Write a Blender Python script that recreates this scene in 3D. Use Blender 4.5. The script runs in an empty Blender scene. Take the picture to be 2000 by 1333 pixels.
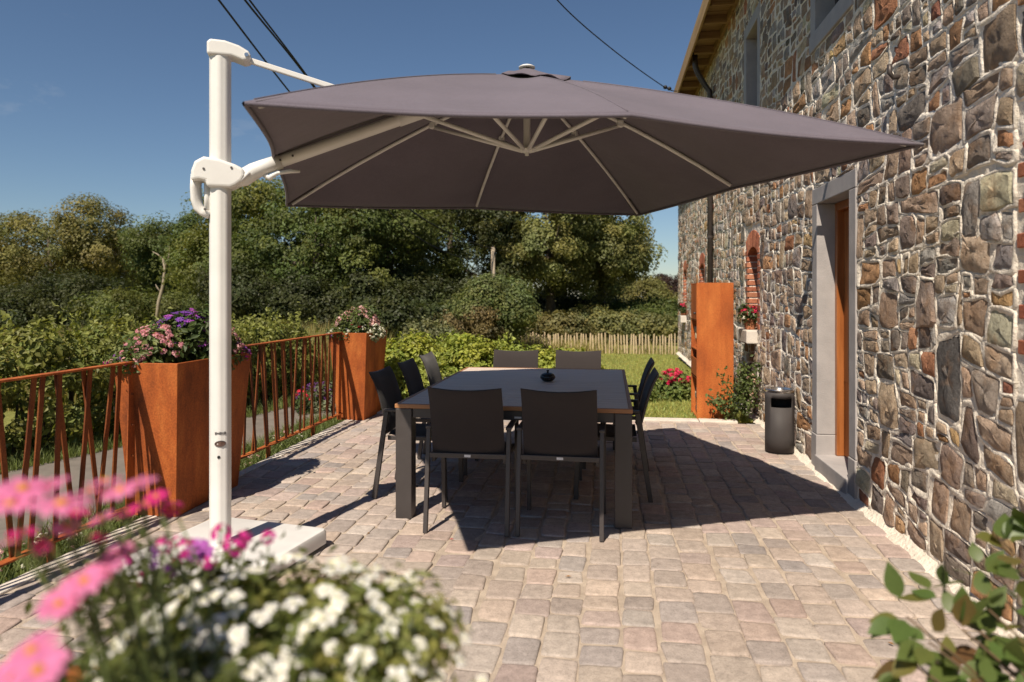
import bpy, bmesh, math, random
import numpy as np
from mathutils import Vector, Matrix, Euler

random.seed(7)
RNG = np.random.default_rng(7)
R = math.radians
S = bpy.context.scene
COL = S.collection

# ------------------------------------------------------------------ camera, sky, sun, exposure
F, YAW, CAMZ, HOR = 1340.0, math.atan(190 / 1340), 1.466, 575.0
CA, SA = math.cos(YAW), math.sin(YAW)
cam = bpy.data.cameras.new("camera")
cam.sensor_width = 36
cam.lens = F / 2000 * 36
cam.shift_y = -(666.5 - HOR) / 2000
cam.clip_start, cam.clip_end = 0.05, 900
cam.dof.use_dof = True
cam.dof.focus_distance = 4.7
cam.dof.aperture_fstop = 2.2
co = bpy.data.objects.new("camera", cam)
co.location = (0, 0, CAMZ)
co.rotation_euler = (R(90), 0, YAW)
COL.objects.link(co)
S.camera = co

SUN_EL, SUN_AZ = R(51.4), R(15.3)          # light travels towards +Y, a little +X
w = bpy.data.worlds.new("World")
S.world = w
w.use_nodes = True
nt = w.node_tree
bg = nt.nodes["Background"]
sky = nt.nodes.new("ShaderNodeTexSky")
sky.sky_type = 'NISHITA'
sky.sun_disc = False
sky.sun_elevation = SUN_EL
sky.sun_rotation = math.pi + SUN_AZ
sky.air_density = 1.0
sky.dust_density = 0.05
sky.ozone_density = 4.5
# thin wisps of high cloud over the whole sky
_tc = nt.nodes.new("ShaderNodeTexCoord"); _mp = nt.nodes.new("ShaderNodeMapping"); _mp.inputs["Scale"].default_value = (2.2, 2.2, 5.0); _mp.inputs["Location"].default_value = (0.35, 0.1, 0.2)
_nz = nt.nodes.new("ShaderNodeTexNoise"); _nz.inputs["Scale"].default_value = 1.7; _nz.inputs["Detail"].default_value = 9; _nz.inputs["Roughness"].default_value = 0.62
_rp = nt.nodes.new("ShaderNodeMapRange"); _rp.inputs[1].default_value = 0.60; _rp.inputs[2].default_value = 0.82; _rp.inputs[3].default_value = 0.0; _rp.inputs[4].default_value = 0.35
_mx = nt.nodes.new("ShaderNodeMix"); _mx.data_type = 'RGBA'; _mx.inputs[7].default_value = (9.0, 8.8, 8.6, 1)
nt.links.new(_tc.outputs["Generated"], _mp.inputs[0]); nt.links.new(_mp.outputs[0], _nz.inputs["Vector"]); nt.links.new(_nz.outputs["Fac"], _rp.inputs[0])
nt.links.new(_rp.outputs[0], _mx.inputs[0]); nt.links.new(sky.outputs[0], _mx.inputs[6]); nt.links.new(_mx.outputs[2], bg.inputs[0])
bg.inputs[1].default_value = 0.058
sl = bpy.data.lights.new("sun", 'SUN')
sl.energy = 5.0
sl.angle = R(0.53)
sl.color = (1.0, 0.885, 0.735)
so = bpy.data.objects.new("sun", sl)
so.rotation_euler = Vector((math.sin(SUN_AZ) * math.cos(SUN_EL), math.cos(SUN_AZ) * math.cos(SUN_EL), -math.sin(SUN_EL))).to_track_quat('-Z', 'Y').to_euler()
so.location = (-5, -10, 14)
COL.objects.link(so)
S.view_settings.view_transform = 'Standard'
S.view_settings.look = 'None'
S.view_settings.exposure = 0.42
S.view_settings.gamma = 1.0
S.view_settings.use_curve_mapping = False
S.cycles.max_bounces = 8
S.cycles.transparent_max_bounces = 12

def proj(p):
    zc = -p[0] * SA + p[1] * CA
    xc = p[0] * CA + p[1] * SA
    if zc < 0.05: return (-1e4, -1e4, zc)
    return (1000 + F * xc / zc, HOR - F * (p[2] - CAMZ) / zc, zc)

# ------------------------------------------------------------------ helpers
def tag(o, label=None, cat=None, group=None, kind=None):
    if label: o["label"] = label
    if cat: o["category"] = cat
    if group: o["group"] = group
    if kind: o["kind"] = kind
    return o

def thing(name, label, cat, loc=(0, 0, 0), group=None, rz=0):
    o = bpy.data.objects.new(name, None)
    o.location = loc
    o.rotation_euler = (0, 0, rz)
    o.empty_display_size = 0.1
    COL.objects.link(o)
    return tag(o, label, cat, group)

def link(name, me, parent=None, local=False):
    o = bpy.data.objects.new(name, me)
    COL.objects.link(o)
    if parent is not None:
        o.parent = parent
        if not local:
            root = parent
            t = Matrix.Translation(root.location) if root.parent is None else Matrix.Identity(4)
            if root.parent is None:
                o.matrix_parent_inverse = t.inverted()
    return o

def set_mesh(me, V, faces, cols=None, smooth=False, mats=None, midx=None):
    """V (n,3); faces list of tuples or (m,k) array."""
    V = np.asarray(V, dtype=np.float32)
    me.vertices.add(len(V)); me.vertices.foreach_set("co", V.ravel())
    if isinstance(faces, np.ndarray):
        k = faces.shape[1]; n = len(faces)
        tot = np.full(n, k, dtype=np.int32); idx = faces.astype(np.int32).ravel()
    else:
        tot = np.array([len(f) for f in faces], dtype=np.int32); n = len(tot)
        idx = np.fromiter((i for f in faces for i in f), dtype=np.int32)
    st = np.concatenate([[0], np.cumsum(tot)[:-1]]).astype(np.int32)
    me.loops.add(len(idx)); me.loops.foreach_set("vertex_index", idx)
    me.polygons.add(n)
    me.polygons.foreach_set("loop_start", st); me.polygons.foreach_set("loop_total", tot)
    if midx is not None: me.polygons.foreach_set("material_index", np.asarray(midx, dtype=np.int32))
    me.polygons.foreach_set("use_smooth", np.full(n, bool(smooth)))
    for m in (mats or []): me.materials.append(m)
    me.update(calc_edges=True)
    if cols is not None:
        at = me.color_attributes.new("col", 'FLOAT_COLOR', 'POINT')
        c = np.ones((len(V), 4), dtype=np.float32); c[:, :3] = np.asarray(cols)
        at.data.foreach_set("color", c.ravel())
    return me

class MB:
    def __init__(s): s.v = []; s.f = []; s.m = []; s.c = []
    def add(s, V, Fc, mi=0, col=None):
        b = len(s.v)
        s.v += [tuple(p) for p in V]
        s.f += [tuple(i + b for i in f) for f in Fc]
        s.m += [mi] * len(Fc)
        if col is not None: s.c += [tuple(col)] * len(V)
        return s
    def box(s, c, d, rot=None, mi=0, col=None):
        hx, hy, hz = d[0] / 2, d[1] / 2, d[2] / 2
        P = [Vector((x * hx, y * hy, z * hz)) for z in (-1, 1) for y in (-1, 1) for x in (-1, 1)]
        if rot is not None: P = [rot @ p for p in P]
        c = Vector(c)
        return s.add([p + c for p in P], [(0, 2, 3, 1), (4, 5, 7, 6), (0, 1, 5, 4), (2, 6, 7, 3), (0, 4, 6, 2), (1, 3, 7, 5)], mi, col)
    def bbox(s, a, b, mi=0, col=None):
        return s.box([(a[i] + b[i]) / 2 for i in range(3)], [abs(b[i] - a[i]) for i in range(3)], None, mi, col)
    def tube(s, path, r, n=8, mi=0, col=None, up=None, flat=1.0, caps=True):
        path = [Vector(p) for p in path]
        if not isinstance(r, (list, tuple)): r = [r] * len(path)
        V = []; prev = None
        for i, p in enumerate(path):
            t = (path[min(i + 1, len(path) - 1)] - path[max(i - 1, 0)]).normalized()
            if prev is None:
                a = Vector(up) if up else (Vector((0, 0, 1)) if abs(t.z) < 0.9 else Vector((1, 0, 0)))
            else: a = prev
            x = (a - t * a.dot(t)).normalized(); y = t.cross(x); prev = x
            for k in range(n):
                an = 2 * math.pi * (k + 0.5) / n
                V.append(p + x * (math.cos(an) * r[i]) + y * (math.sin(an) * r[i] * flat))
        Fc = []
        for i in range(len(path) - 1):
            for k in range(n):
                a, b = i * n + k, i * n + (k + 1) % n
                Fc.append((a, b, b + n, a + n))
        if caps:
            Fc.append(tuple(reversed(range(n)))); Fc.append(tuple(range((len(path) - 1) * n, len(path) * n)))
        return s.add(V, Fc, mi, col)
    def bar(s, a, b, w_, h_, up=(0, 0, 1), mi=0, col=None):
        """rectangular bar from a to b; w_ sideways, h_ along up"""
        a, b = Vector(a), Vector(b); t = (b - a).normalized(); u = Vector(up)
        x = (u - t * u.dot(t)).normalized(); y = t.cross(x)
        V = [p + x * (i * h_ / 2) + y * (j * w_ / 2) for p in (a, b) for i, j in ((-1, -1), (1, -1), (1, 1), (-1, 1))]
        return s.add(V, [(3, 2, 1, 0), (4, 5, 6, 7), (0, 1, 5, 4), (1, 2, 6, 5), (2, 3, 7, 6), (3, 0, 4, 7)], mi, col)
    def lathe(s, prof, c, n=24, mi=0, axis=None, col=None):
        c = Vector(c); V = []; Fc = []
        q = Vector((0, 0, 1)).rotation_difference(Vector(axis)).to_matrix() if axis else None
        for r_, z in prof:
            for k in range(n):
                a = 2 * math.pi * k / n
                p = Vector((r_ * math.cos(a), r_ * math.sin(a), z))
                V.append((q @ p if q else p) + c)
        for i in range(len(prof) - 1):
            for k in range(n):
                a, b = i * n + k, i * n + (k + 1) % n
                Fc.append((a, b, b + n, a + n))
        if prof[0][0] > 1e-4: Fc.append(tuple(reversed(range(n))))
        if prof[-1][0] > 1e-4: Fc.append(tuple(range((len(prof) - 1) * n, len(prof) * n)))
        return s.add(V, Fc, mi, col)
    def build(s, name, mats, parent=None, smooth=False, bevel=0, local=False, seg=2, auto=None):
        me = bpy.data.meshes.new(name)
        mats = mats if isinstance(mats, (list, tuple)) else [mats]
        set_mesh(me, np.array([tuple(p) for p in s.v]), s.f, s.c if s.c and len(s.c) == len(s.v) else None, smooth, mats, s.m)
        o = link(name, me, parent, local)
        if auto is not None: me.set_sharp_from_angle(angle=R(auto))
        if bevel:
            m = o.modifiers.new("bevel", 'BEVEL'); m.width = bevel; m.segments = seg; m.limit_method = 'ANGLE'; m.angle_limit = R(40)
        return o

# ------------------------------------------------------------------ materials
def newmat(name):
    m = bpy.data.materials.new(name); m.use_nodes = True
    return m, m.node_tree, m.node_tree.nodes["Principled BSDF"]

def nd(nt, t, **k):
    n = nt.nodes.new(t)
    for a, b in k.items():
        if a in n.inputs: n.inputs[a].default_value = b
        else: setattr(n, a, b)
    return n

def noise(nt, vec, scale, detail=6, rough=0.6):
    n = nd(nt, "ShaderNodeTexNoise"); n.inputs["Scale"].default_value = scale
    n.inputs["Detail"].default_value = detail; n.inputs["Roughness"].default_value = rough
    nt.links.new(vec, n.inputs["Vector"]); return n.outputs["Fac"]

def ramp(nt, fac, pts):
    r = nd(nt, "ShaderNodeValToRGB"); e = r.color_ramp.elements
    while len(e) < len(pts): e.new(0.5)
    for i, (p, c) in enumerate(pts):
        e[i].position = p; e[i].color = (*c, 1) if len(c) == 3 else c
    nt.links.new(fac, r.inputs[0]); return r.outputs[0]

def mixc(nt, fac, a, b, mode='MIX'):
    m = nd(nt, "ShaderNodeMix", data_type='RGBA', blend_type=mode)
    for s_, v in ((m.inputs[0], fac), (m.inputs[6], a), (m.inputs[7], b)):
        if isinstance(v, (int, float)): s_.default_value = v
        elif isinstance(v, tuple): s_.default_value = (*v[:3], 1)
        else: nt.links.new(v, s_)
    return m.outputs[2]

def bump(nt, bs, h, strength, dist):
    b = nd(nt, "ShaderNodeBump"); b.inputs["Strength"].default_value = strength; b.inputs["Distance"].default_value = dist
    nt.links.new(h, b.inputs["Height"]); nt.links.new(b.outputs[0], bs.inputs["Normal"]); return b

def simple(name, c, rough=0.5, metal=0.0, var=0.12, scale=9, bmp=0.0, bscale=60, c2=None, spec=None, coat=0):
    m, nt, bs = newmat(name)
    tc = nd(nt, "ShaderNodeTexCoord").outputs["Object"]
    f = noise(nt, tc, scale)
    c2 = c2 or tuple(x * (1 - 2 * var) for x in c)
    nt.links.new(ramp(nt, f, [(0.33, c2), (0.67, c)]), bs.inputs["Base Color"])
    rr = nd(nt, "ShaderNodeMapRange"); rr.inputs[1].default_value = 0.3; rr.inputs[2].default_value = 0.7
    rr.inputs[3].default_value = max(0, rough - 0.07); rr.inputs[4].default_value = min(1, rough + 0.07)
    nt.links.new(f, rr.inputs[0]); nt.links.new(rr.outputs[0], bs.inputs["Roughness"])
    bs.inputs["Metallic"].default_value = metal
    if spec is not None: bs.inputs["Specular IOR Level"].default_value = spec
    if coat: bs.inputs["Coat Weight"].default_value = coat
    if bmp: bump(nt, bs, noise(nt, tc, bscale, 8), bmp, 0.01)
    return m

def attr_mat(name, rough=0.85, nscale=14, lo=0.55, hi=1.25, bmp=0.6, bscale=35, bdist=0.01, spec=0.25, tint=None):
    m, nt, bs = newmat(name)
    tc = nd(nt, "ShaderNodeTexCoord").outputs["Object"]
    a = nd(nt, "ShaderNodeAttribute", attribute_name="col").outputs["Color"]
    f = noise(nt, tc, nscale, 9, 0.68)
    g = ramp(nt, f, [(0.3, (lo,) * 3), (0.7, (hi,) * 3)])
    c = mixc(nt, 1.0, a, g, 'MULTIPLY')
    if name == "sandstone_sett":
        c = mixc(nt, 1.0, c, ramp(nt, noise(nt, tc, 0.9, 6, 0.7), [(0.32, (0.78, 0.77, 0.76)), (0.62, (1.06, 1.05, 1.03))]), 'MULTIPLY')
        c = mixc(nt, 1.0, c, ramp(nt, noise(nt, tc, 130, 3, 0.6), [(0.30, (0.72,) * 3), (0.5, (1.02,) * 3)]), 'MULTIPLY')
    if tint:
        f2 = noise(nt, tc, nscale * 0.45, 4)
        k = ramp(nt, f2, [(0.5, (0, 0, 0)), (0.68, (1, 1, 1))])
        c = mixc(nt, k, c, mixc(nt, 0.55, c, tint))
    nt.links.new(c, bs.inputs["Base Color"])
    bs.inputs["Roughness"].default_value = rough; bs.inputs["Specular IOR Level"].default_value = spec
    if bmp: bump(nt, bs, noise(nt, tc, bscale, 10, 0.7), bmp, bdist)
    return m

def leaf_mat(name, trans=0.35, rough=0.55, c=None):
    m, nt, bs = newmat(name)
    if c: src = None
    else: src = nd(nt, "ShaderNodeAttribute", attribute_name="col").outputs["Color"]
    tr = nd(nt, "ShaderNodeBsdfTranslucent"); mx = nd(nt, "ShaderNodeMixShader"); mx.inputs[0].default_value = trans
    if c:
        tc = nd(nt, "ShaderNodeTexCoord").outputs["Object"]
        oi = nd(nt, "ShaderNodeObjectInfo").outputs["Random"]
        hsv = nd(nt, "ShaderNodeHueSaturation"); nt.links.new(ramp(nt, oi, [(0.0, c), (0.72, (c[0] * 1.2, c[1] * 0.95, c[2])), (0.88, (0.15, 0.14, 0.035)), (0.97, (0.15, 0.08, 0.035))]), hsv.inputs["Color"])
        g = ramp(nt, noise(nt, tc, 25), [(0.3, (0.7,) * 3), (0.7, (1.1,) * 3)])
        src = mixc(nt, 1.0, hsv.outputs[0], g, 'MULTIPLY')
    nt.links.new(src, bs.inputs["Base Color"])
    nt.links.new(mixc(nt, 1.0, src, (1.5, 1.5, 0.8), 'MULTIPLY'), tr.inputs[0])
    bs.inputs["Roughness"].default_value = rough; bs.inputs["Specular IOR Level"].default_value = 0.35
    nt.links.new(bs.outputs[0], mx.inputs[1]); nt.links.new(tr.outputs[0], mx.inputs[2])
    nt.links.new(mx.outputs[0], nt.nodes["Material Output"].inputs[0])
    return m

def corten_mat(name, k=1.0, sc=5):
    m, nt, bs = newmat(name)
    tc = nd(nt, "ShaderNodeTexCoord").outputs["Object"]
    mp = nd(nt, "ShaderNodeMapping"); mp.inputs["Scale"].default_value = (1, 1, 0.35); nt.links.new(tc, mp.inputs[0])
    a = ramp(nt, noise(nt, mp.outputs[0], sc, 8, 0.65), [(0.28, (0.16 * k, 0.040 * k, 0.012 * k)), (0.5, (0.38 * k, 0.095 * k, 0.020 * k)), (0.72, (0.54 * k, 0.175 * k, 0.040 * k))])
    mp2 = nd(nt, "ShaderNodeMapping"); mp2.inputs["Scale"].default_value = (22, 22, 0.7); nt.links.new(tc, mp2.inputs[0])
    a = mixc(nt, 1.0, a, ramp(nt, noise(nt, mp2.outputs[0], 1.0, 4), [(0.35, (0.93,) * 3), (0.65, (1.03,) * 3)]), 'MULTIPLY')
    b = ramp(nt, noise(nt, tc, 90, 4), [(0.35, (0.72,) * 3), (0.65, (1.1,) * 3)])
    nt.links.new(mixc(nt, 1.0, a, b, 'MULTIPLY'), bs.inputs["Base Color"])
    bs.inputs["Roughness"].default_value = 0.72; bs.inputs["Metallic"].default_value = 0.0; bs.inputs["Specular IOR Level"].default_value = 0.3
    bump(nt, bs, noise(nt, tc, 140, 6), 0.25, 0.003)
    return m

def wood_mat(name, c1, c2, axis=0, scale=1.0, rough=0.45, spec=0.5):
    m, nt, bs = newmat(name)
    tc = nd(nt, "ShaderNodeTexCoord").outputs["Object"]
    mp = nd(nt, "ShaderNodeMapping"); s3 = [30 * scale] * 3; s3[axis] = 1.6 * scale
    mp.inputs["Scale"].default_value = s3; nt.links.new(tc, mp.inputs[0])
    f = noise(nt, mp.outputs[0], 1.0, 8, 0.65)
    nt.links.new(ramp(nt, f, [(0.3, c2), (0.7, c1)]), bs.inputs["Base Color"])
    bs.inputs["Roughness"].default_value = rough; bs.inputs["Specular IOR Level"].default_value = spec
    bump(nt, bs, f, 0.25, 0.003)
    return m

def fabric_mat(name, c, trans=0.0, tc_scale=260, rough=0.9):
    m, nt, bs = newmat(name)
    tc = nd(nt, "ShaderNodeTexCoord").outputs["Object"]
    wv = noise(nt, tc, tc_scale, 2)
    big = noise(nt, tc, 2.2, 4)
    col = mixc(nt, 1.0, ramp(nt, wv, [(0.3, tuple(x * 0.75 for x in c)), (0.7, tuple(x * 1.15 for x in c))]), ramp(nt, big, [(0.3, (0.88,) * 3), (0.7, (1.06,) * 3)]), 'MULTIPLY')
    nt.links.new(col, bs.inputs["Base Color"])
    bs.inputs["Roughness"].default_value = rough; bs.inputs["Specular IOR Level"].default_value = 0.2
    bs.inputs["Sheen Weight"].default_value = 0.15
    if name.startswith('taupe'):
        hh = nd(nt, 'ShaderNodeMath', operation='MULTIPLY_ADD'); nt.links.new(noise(nt, tc, 5.0, 3), hh.inputs[0]); hh.inputs[1].default_value = 6.0; nt.links.new(wv, hh.inputs[2])
        bump(nt, bs, hh.outputs[0], 0.35, 0.004)
    else: bump(nt, bs, wv, 0.25, 0.002)
    if trans:
        tr = nd(nt, "ShaderNodeBsdfTranslucent"); nt.links.new(col, tr.inputs[0])
        mx = nd(nt, "ShaderNodeMixShader"); mx.inputs[0].default_value = trans
        nt.links.new(bs.outputs[0], mx.inputs[1]); nt.links.new(tr.outputs[0], mx.inputs[2])
        nt.links.new(mx.outputs[0], nt.nodes["Material Output"].inputs[0])
    return m

MT = {}
MT['stone'] = attr_mat("rubble_stone", 0.95, 14, 0.6, 1.25, 1.0, 24, 0.04, 0.08, (0.40, 0.23, 0.12))
MT['mortar'] = simple("lime_mortar", (0.82, 0.745, 0.64), 0.95, 0, 0.13, 7, 0.9, 30, (0.70, 0.62, 0.52))
MT['mortar'].node_tree.nodes['Bump'].inputs['Distance'].default_value = 0.02
MT['cobble'] = attr_mat("sandstone_sett", 0.85, 22, 0.74, 1.18, 0.5, 70, 0.006, 0.3)
MT['sand'] = simple("joint_sand", (0.54, 0.45, 0.36), 0.95, 0, 0.15, 9, 0.8, 160, (0.36, 0.29, 0.23))
MT['brick'] = attr_mat("old_red_brick", 0.9, 30, 0.65, 1.25, 0.7, 50, 0.01)
MT['bluestone'] = simple("bluestone", (0.40, 0.37, 0.36), 0.75, 0, 0.1, 5, 0.25, 120, (0.31, 0.29, 0.285))
MT['kerb'] = simple("pale_kerb_stone", (0.66, 0.60, 0.53), 0.85, 0, 0.1, 8, 0.4, 90)
MT['doorwood'] = wood_mat("varnished_door_wood", (0.42, 0.15, 0.045), (0.24, 0.075, 0.02), 2, 1.0, 0.3)
MT['dark_glass'] = simple("dark_window_glass", (0.03, 0.035, 0.04), 0.05, 0, 0.05, 3, spec=0.7)
MT['oldwood'] = wood_mat("weathered_eaves_wood", (0.36, 0.23, 0.11), (0.20, 0.115, 0.05), 0, 0.6, 0.8, 0.2)
MT['fascia'] = wood_mat("fascia_wood", (0.46, 0.30, 0.14), (0.30, 0.18, 0.08), 1, 0.5, 0.75, 0.25)
MT['rooftile'] = simple("roof_tile", (0.09, 0.075, 0.07), 0.8, 0, 0.2, 6)
MT['pipe'] = simple("dark_zinc_pipe", (0.075, 0.06, 0.055), 0.45, 0.3, 0.15, 8)
MT['white'] = simple("white_powder_coat", (0.73, 0.715, 0.685), 0.38, 0, 0.04, 6)
MT['white_dull'] = simple("white_plastic", (0.73, 0.715, 0.69), 0.48, 0, 0.06, 5)
MT['canopy'] = fabric_mat("taupe_canopy_fabric", (0.136, 0.117, 0.144), 0.0)
MT['charcoal'] = simple("charcoal_aluminium", (0.055, 0.047, 0.045), 0.42, 0.0, 0.06, 12, 0.1, 200)
MT['sling'] = fabric_mat("dark_sling_fabric", (0.038, 0.031, 0.030), 0.0, 420)
MT['teak'] = wood_mat("weathered_teak", (0.72, 0.60, 0.51), (0.54, 0.43, 0.36), 0, 0.8, 0.42, 0.45)
MT['teak_edge'] = wood_mat("oiled_teak_edge", (0.42, 0.20, 0.08), (0.30, 0.13, 0.05), 0, 0.8, 0.5)
MT['black'] = simple("black_glaze", (0.012, 0.013, 0.017), 0.22, 0, 0.05, 9)
MT['darkhole'] = simple("dark_hole", (0.01, 0.01, 0.01), 0.8)
MT['tag'] = simple("white_label", (0.7, 0.7, 0.7), 0.6)
MT['ink'] = simple("grey_ink", (0.08, 0.07, 0.07), 0.6)
MT['silver'] = simple("brushed_steel", (0.62, 0.60, 0.58), 0.25, 1.0, 0.04, 12)
MT['bronze'] = simple("oval_badge", (0.18, 0.11, 0.09), 0.4, 0.5)
MT['bin'] = simple("anthracite_bin", (0.060, 0.053, 0.052), 0.65, 0, 0.08, 6, spec=0.25)
MT['corten'] = corten_mat("corten_steel")
MT['corten_shade'] = corten_mat("shade_toned_corten_steel", 0.45)  # darkened copy of the corten: shade on the railing bars put into the colour
MT['corten_red'] = corten_mat("bright_corten_steel", 1.12, 2.2)
MT['terracotta'] = simple("terracotta", (0.42, 0.16, 0.075), 0.85, 0, 0.12, 14, 0.3, 80)
MT['soil'] = simple("potting_soil", (0.035, 0.025, 0.018), 0.95, 0, 0.2, 30, 1, 80)
MT['bark'] = simple("tree_bark", (0.11, 0.085, 0.06), 0.95, 0, 0.25, 8, 1.0, 25)
MT['deadwood'] = simple("bleached_dead_wood", (0.40, 0.33, 0.24), 0.9, 0, 0.2, 8, 0.6, 30)
MT['leaf'] = leaf_mat("foliage", 0.3)
MT['petal'] = leaf_mat("petals", 0.35, 0.6)
MT['roseleaf'] = leaf_mat("rose_leaf", 0.25, 0.4, (0.085, 0.14, 0.035))
MT['stem'] = simple("green_stem", (0.10, 0.13, 0.035), 0.6, 0, 0.15, 20)
MT['rosestem'] = simple("rose_stem", (0.12, 0.07, 0.03), 0.7, 0, 0.2, 20)
MT['cable'] = simple("black_cable", (0.015, 0.015, 0.017), 0.6)
MT['asphalt'] = simple("lane_asphalt", (0.19, 0.165, 0.14), 0.92, 0, 0.12, 6, 0.5, 160)
MT['paling'] = wood_mat("chestnut_paling", (0.58, 0.47, 0.31), (0.42, 0.32, 0.20), 2, 1, 0.85, 0.2)

def ground_mat():
    m, nt, bs = newmat("meadow_ground")
    tc = nd(nt, "ShaderNodeTexCoord").outputs["Object"]
    a = ramp(nt, noise(nt, tc, 0.5, 8, 0.7), [(0.3, (0.15, 0.16, 0.045)), (0.55, (0.24, 0.24, 0.07)), (0.75, (0.33, 0.29, 0.11))])
    b = ramp(nt, noise(nt, tc, 22, 5), [(0.3, (0.6,) * 3), (0.7, (1.15,) * 3)])
    nt.links.new(mixc(nt, 1.0, a, b, 'MULTIPLY'), bs.inputs["Base Color"])
    bs.inputs["Roughness"].default_value = 0.95; bs.inputs["Specular IOR Level"].default_value = 0.1
    bump(nt, bs, noise(nt, tc, 35, 6), 0.7, 0.03)
    return m
MT['ground'] = ground_mat()

# ------------------------------------------------------------------ terrain, lane, terrace
def ground_z(x, y):
    z = -0.10
    if y > 8.2 and x > -3.2:
        z = -0.03 - 0.011 * max(0, y - 8.4)
    if x < -3.2: z = -0.12 - 0.02 * max(0, -x - 6)
    far = max(0, math.hypot(x, y) - 18)
    return max(z - 0.018 * far, -1.6)

def build_terrain():
    xs = np.concatenate([np.linspace(-400, -40, 10), np.linspace(-36, -3.4, 28), np.linspace(-3.0, 12, 18), np.linspace(18, 400, 10)])
    ys = np.concatenate([np.linspace(-60, -3, 6), np.linspace(-1, 8.0, 8), np.linspace(8.2, 40, 30), np.linspace(50, 500, 12)])
    V = [(x, y, ground_z(x, y) - (0.0)) for y in ys for x in xs]
    n = len(xs); Fc = [(j * n + i, j * n + i + 1, (j + 1) * n + i + 1, (j + 1) * n + i) for j in range(len(ys) - 1) for i in range(n - 1)]
    mb = MB().add(V, Fc); o = mb.build("ground", MT['ground'], smooth=True)
    tag(o, kind='structure')
build_terrain()

def build_lane():
    far = [(-7.5, -4), (-6.2, 2), (-5.35, 5.0), (-4.75, 7.2), (-4.35, 9.5), (-4.2, 12), (-4.2, 16)]
    near = [(-3.62, -4), (-3.62, 2), (-3.6, 5.0), (-3.55, 7.2), (-3.4, 9.5), (-3.35, 12), (-3.4, 16)]
    V = []; 
    for a, b in zip(far, near): V += [(a[0], a[1], -0.095 - 0.01 * max(0, a[1] - 9)), (b[0], b[1], -0.095 - 0.01 * max(0, b[1] - 9))]
    o = MB().add(V, [(2 * i, 2 * i + 1, 2 * i + 3, 2 * i + 2) for i in range(len(far) - 1)]).build("lane", MT['asphalt'])
    tag(o, kind='structure')
build_lane()

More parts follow.
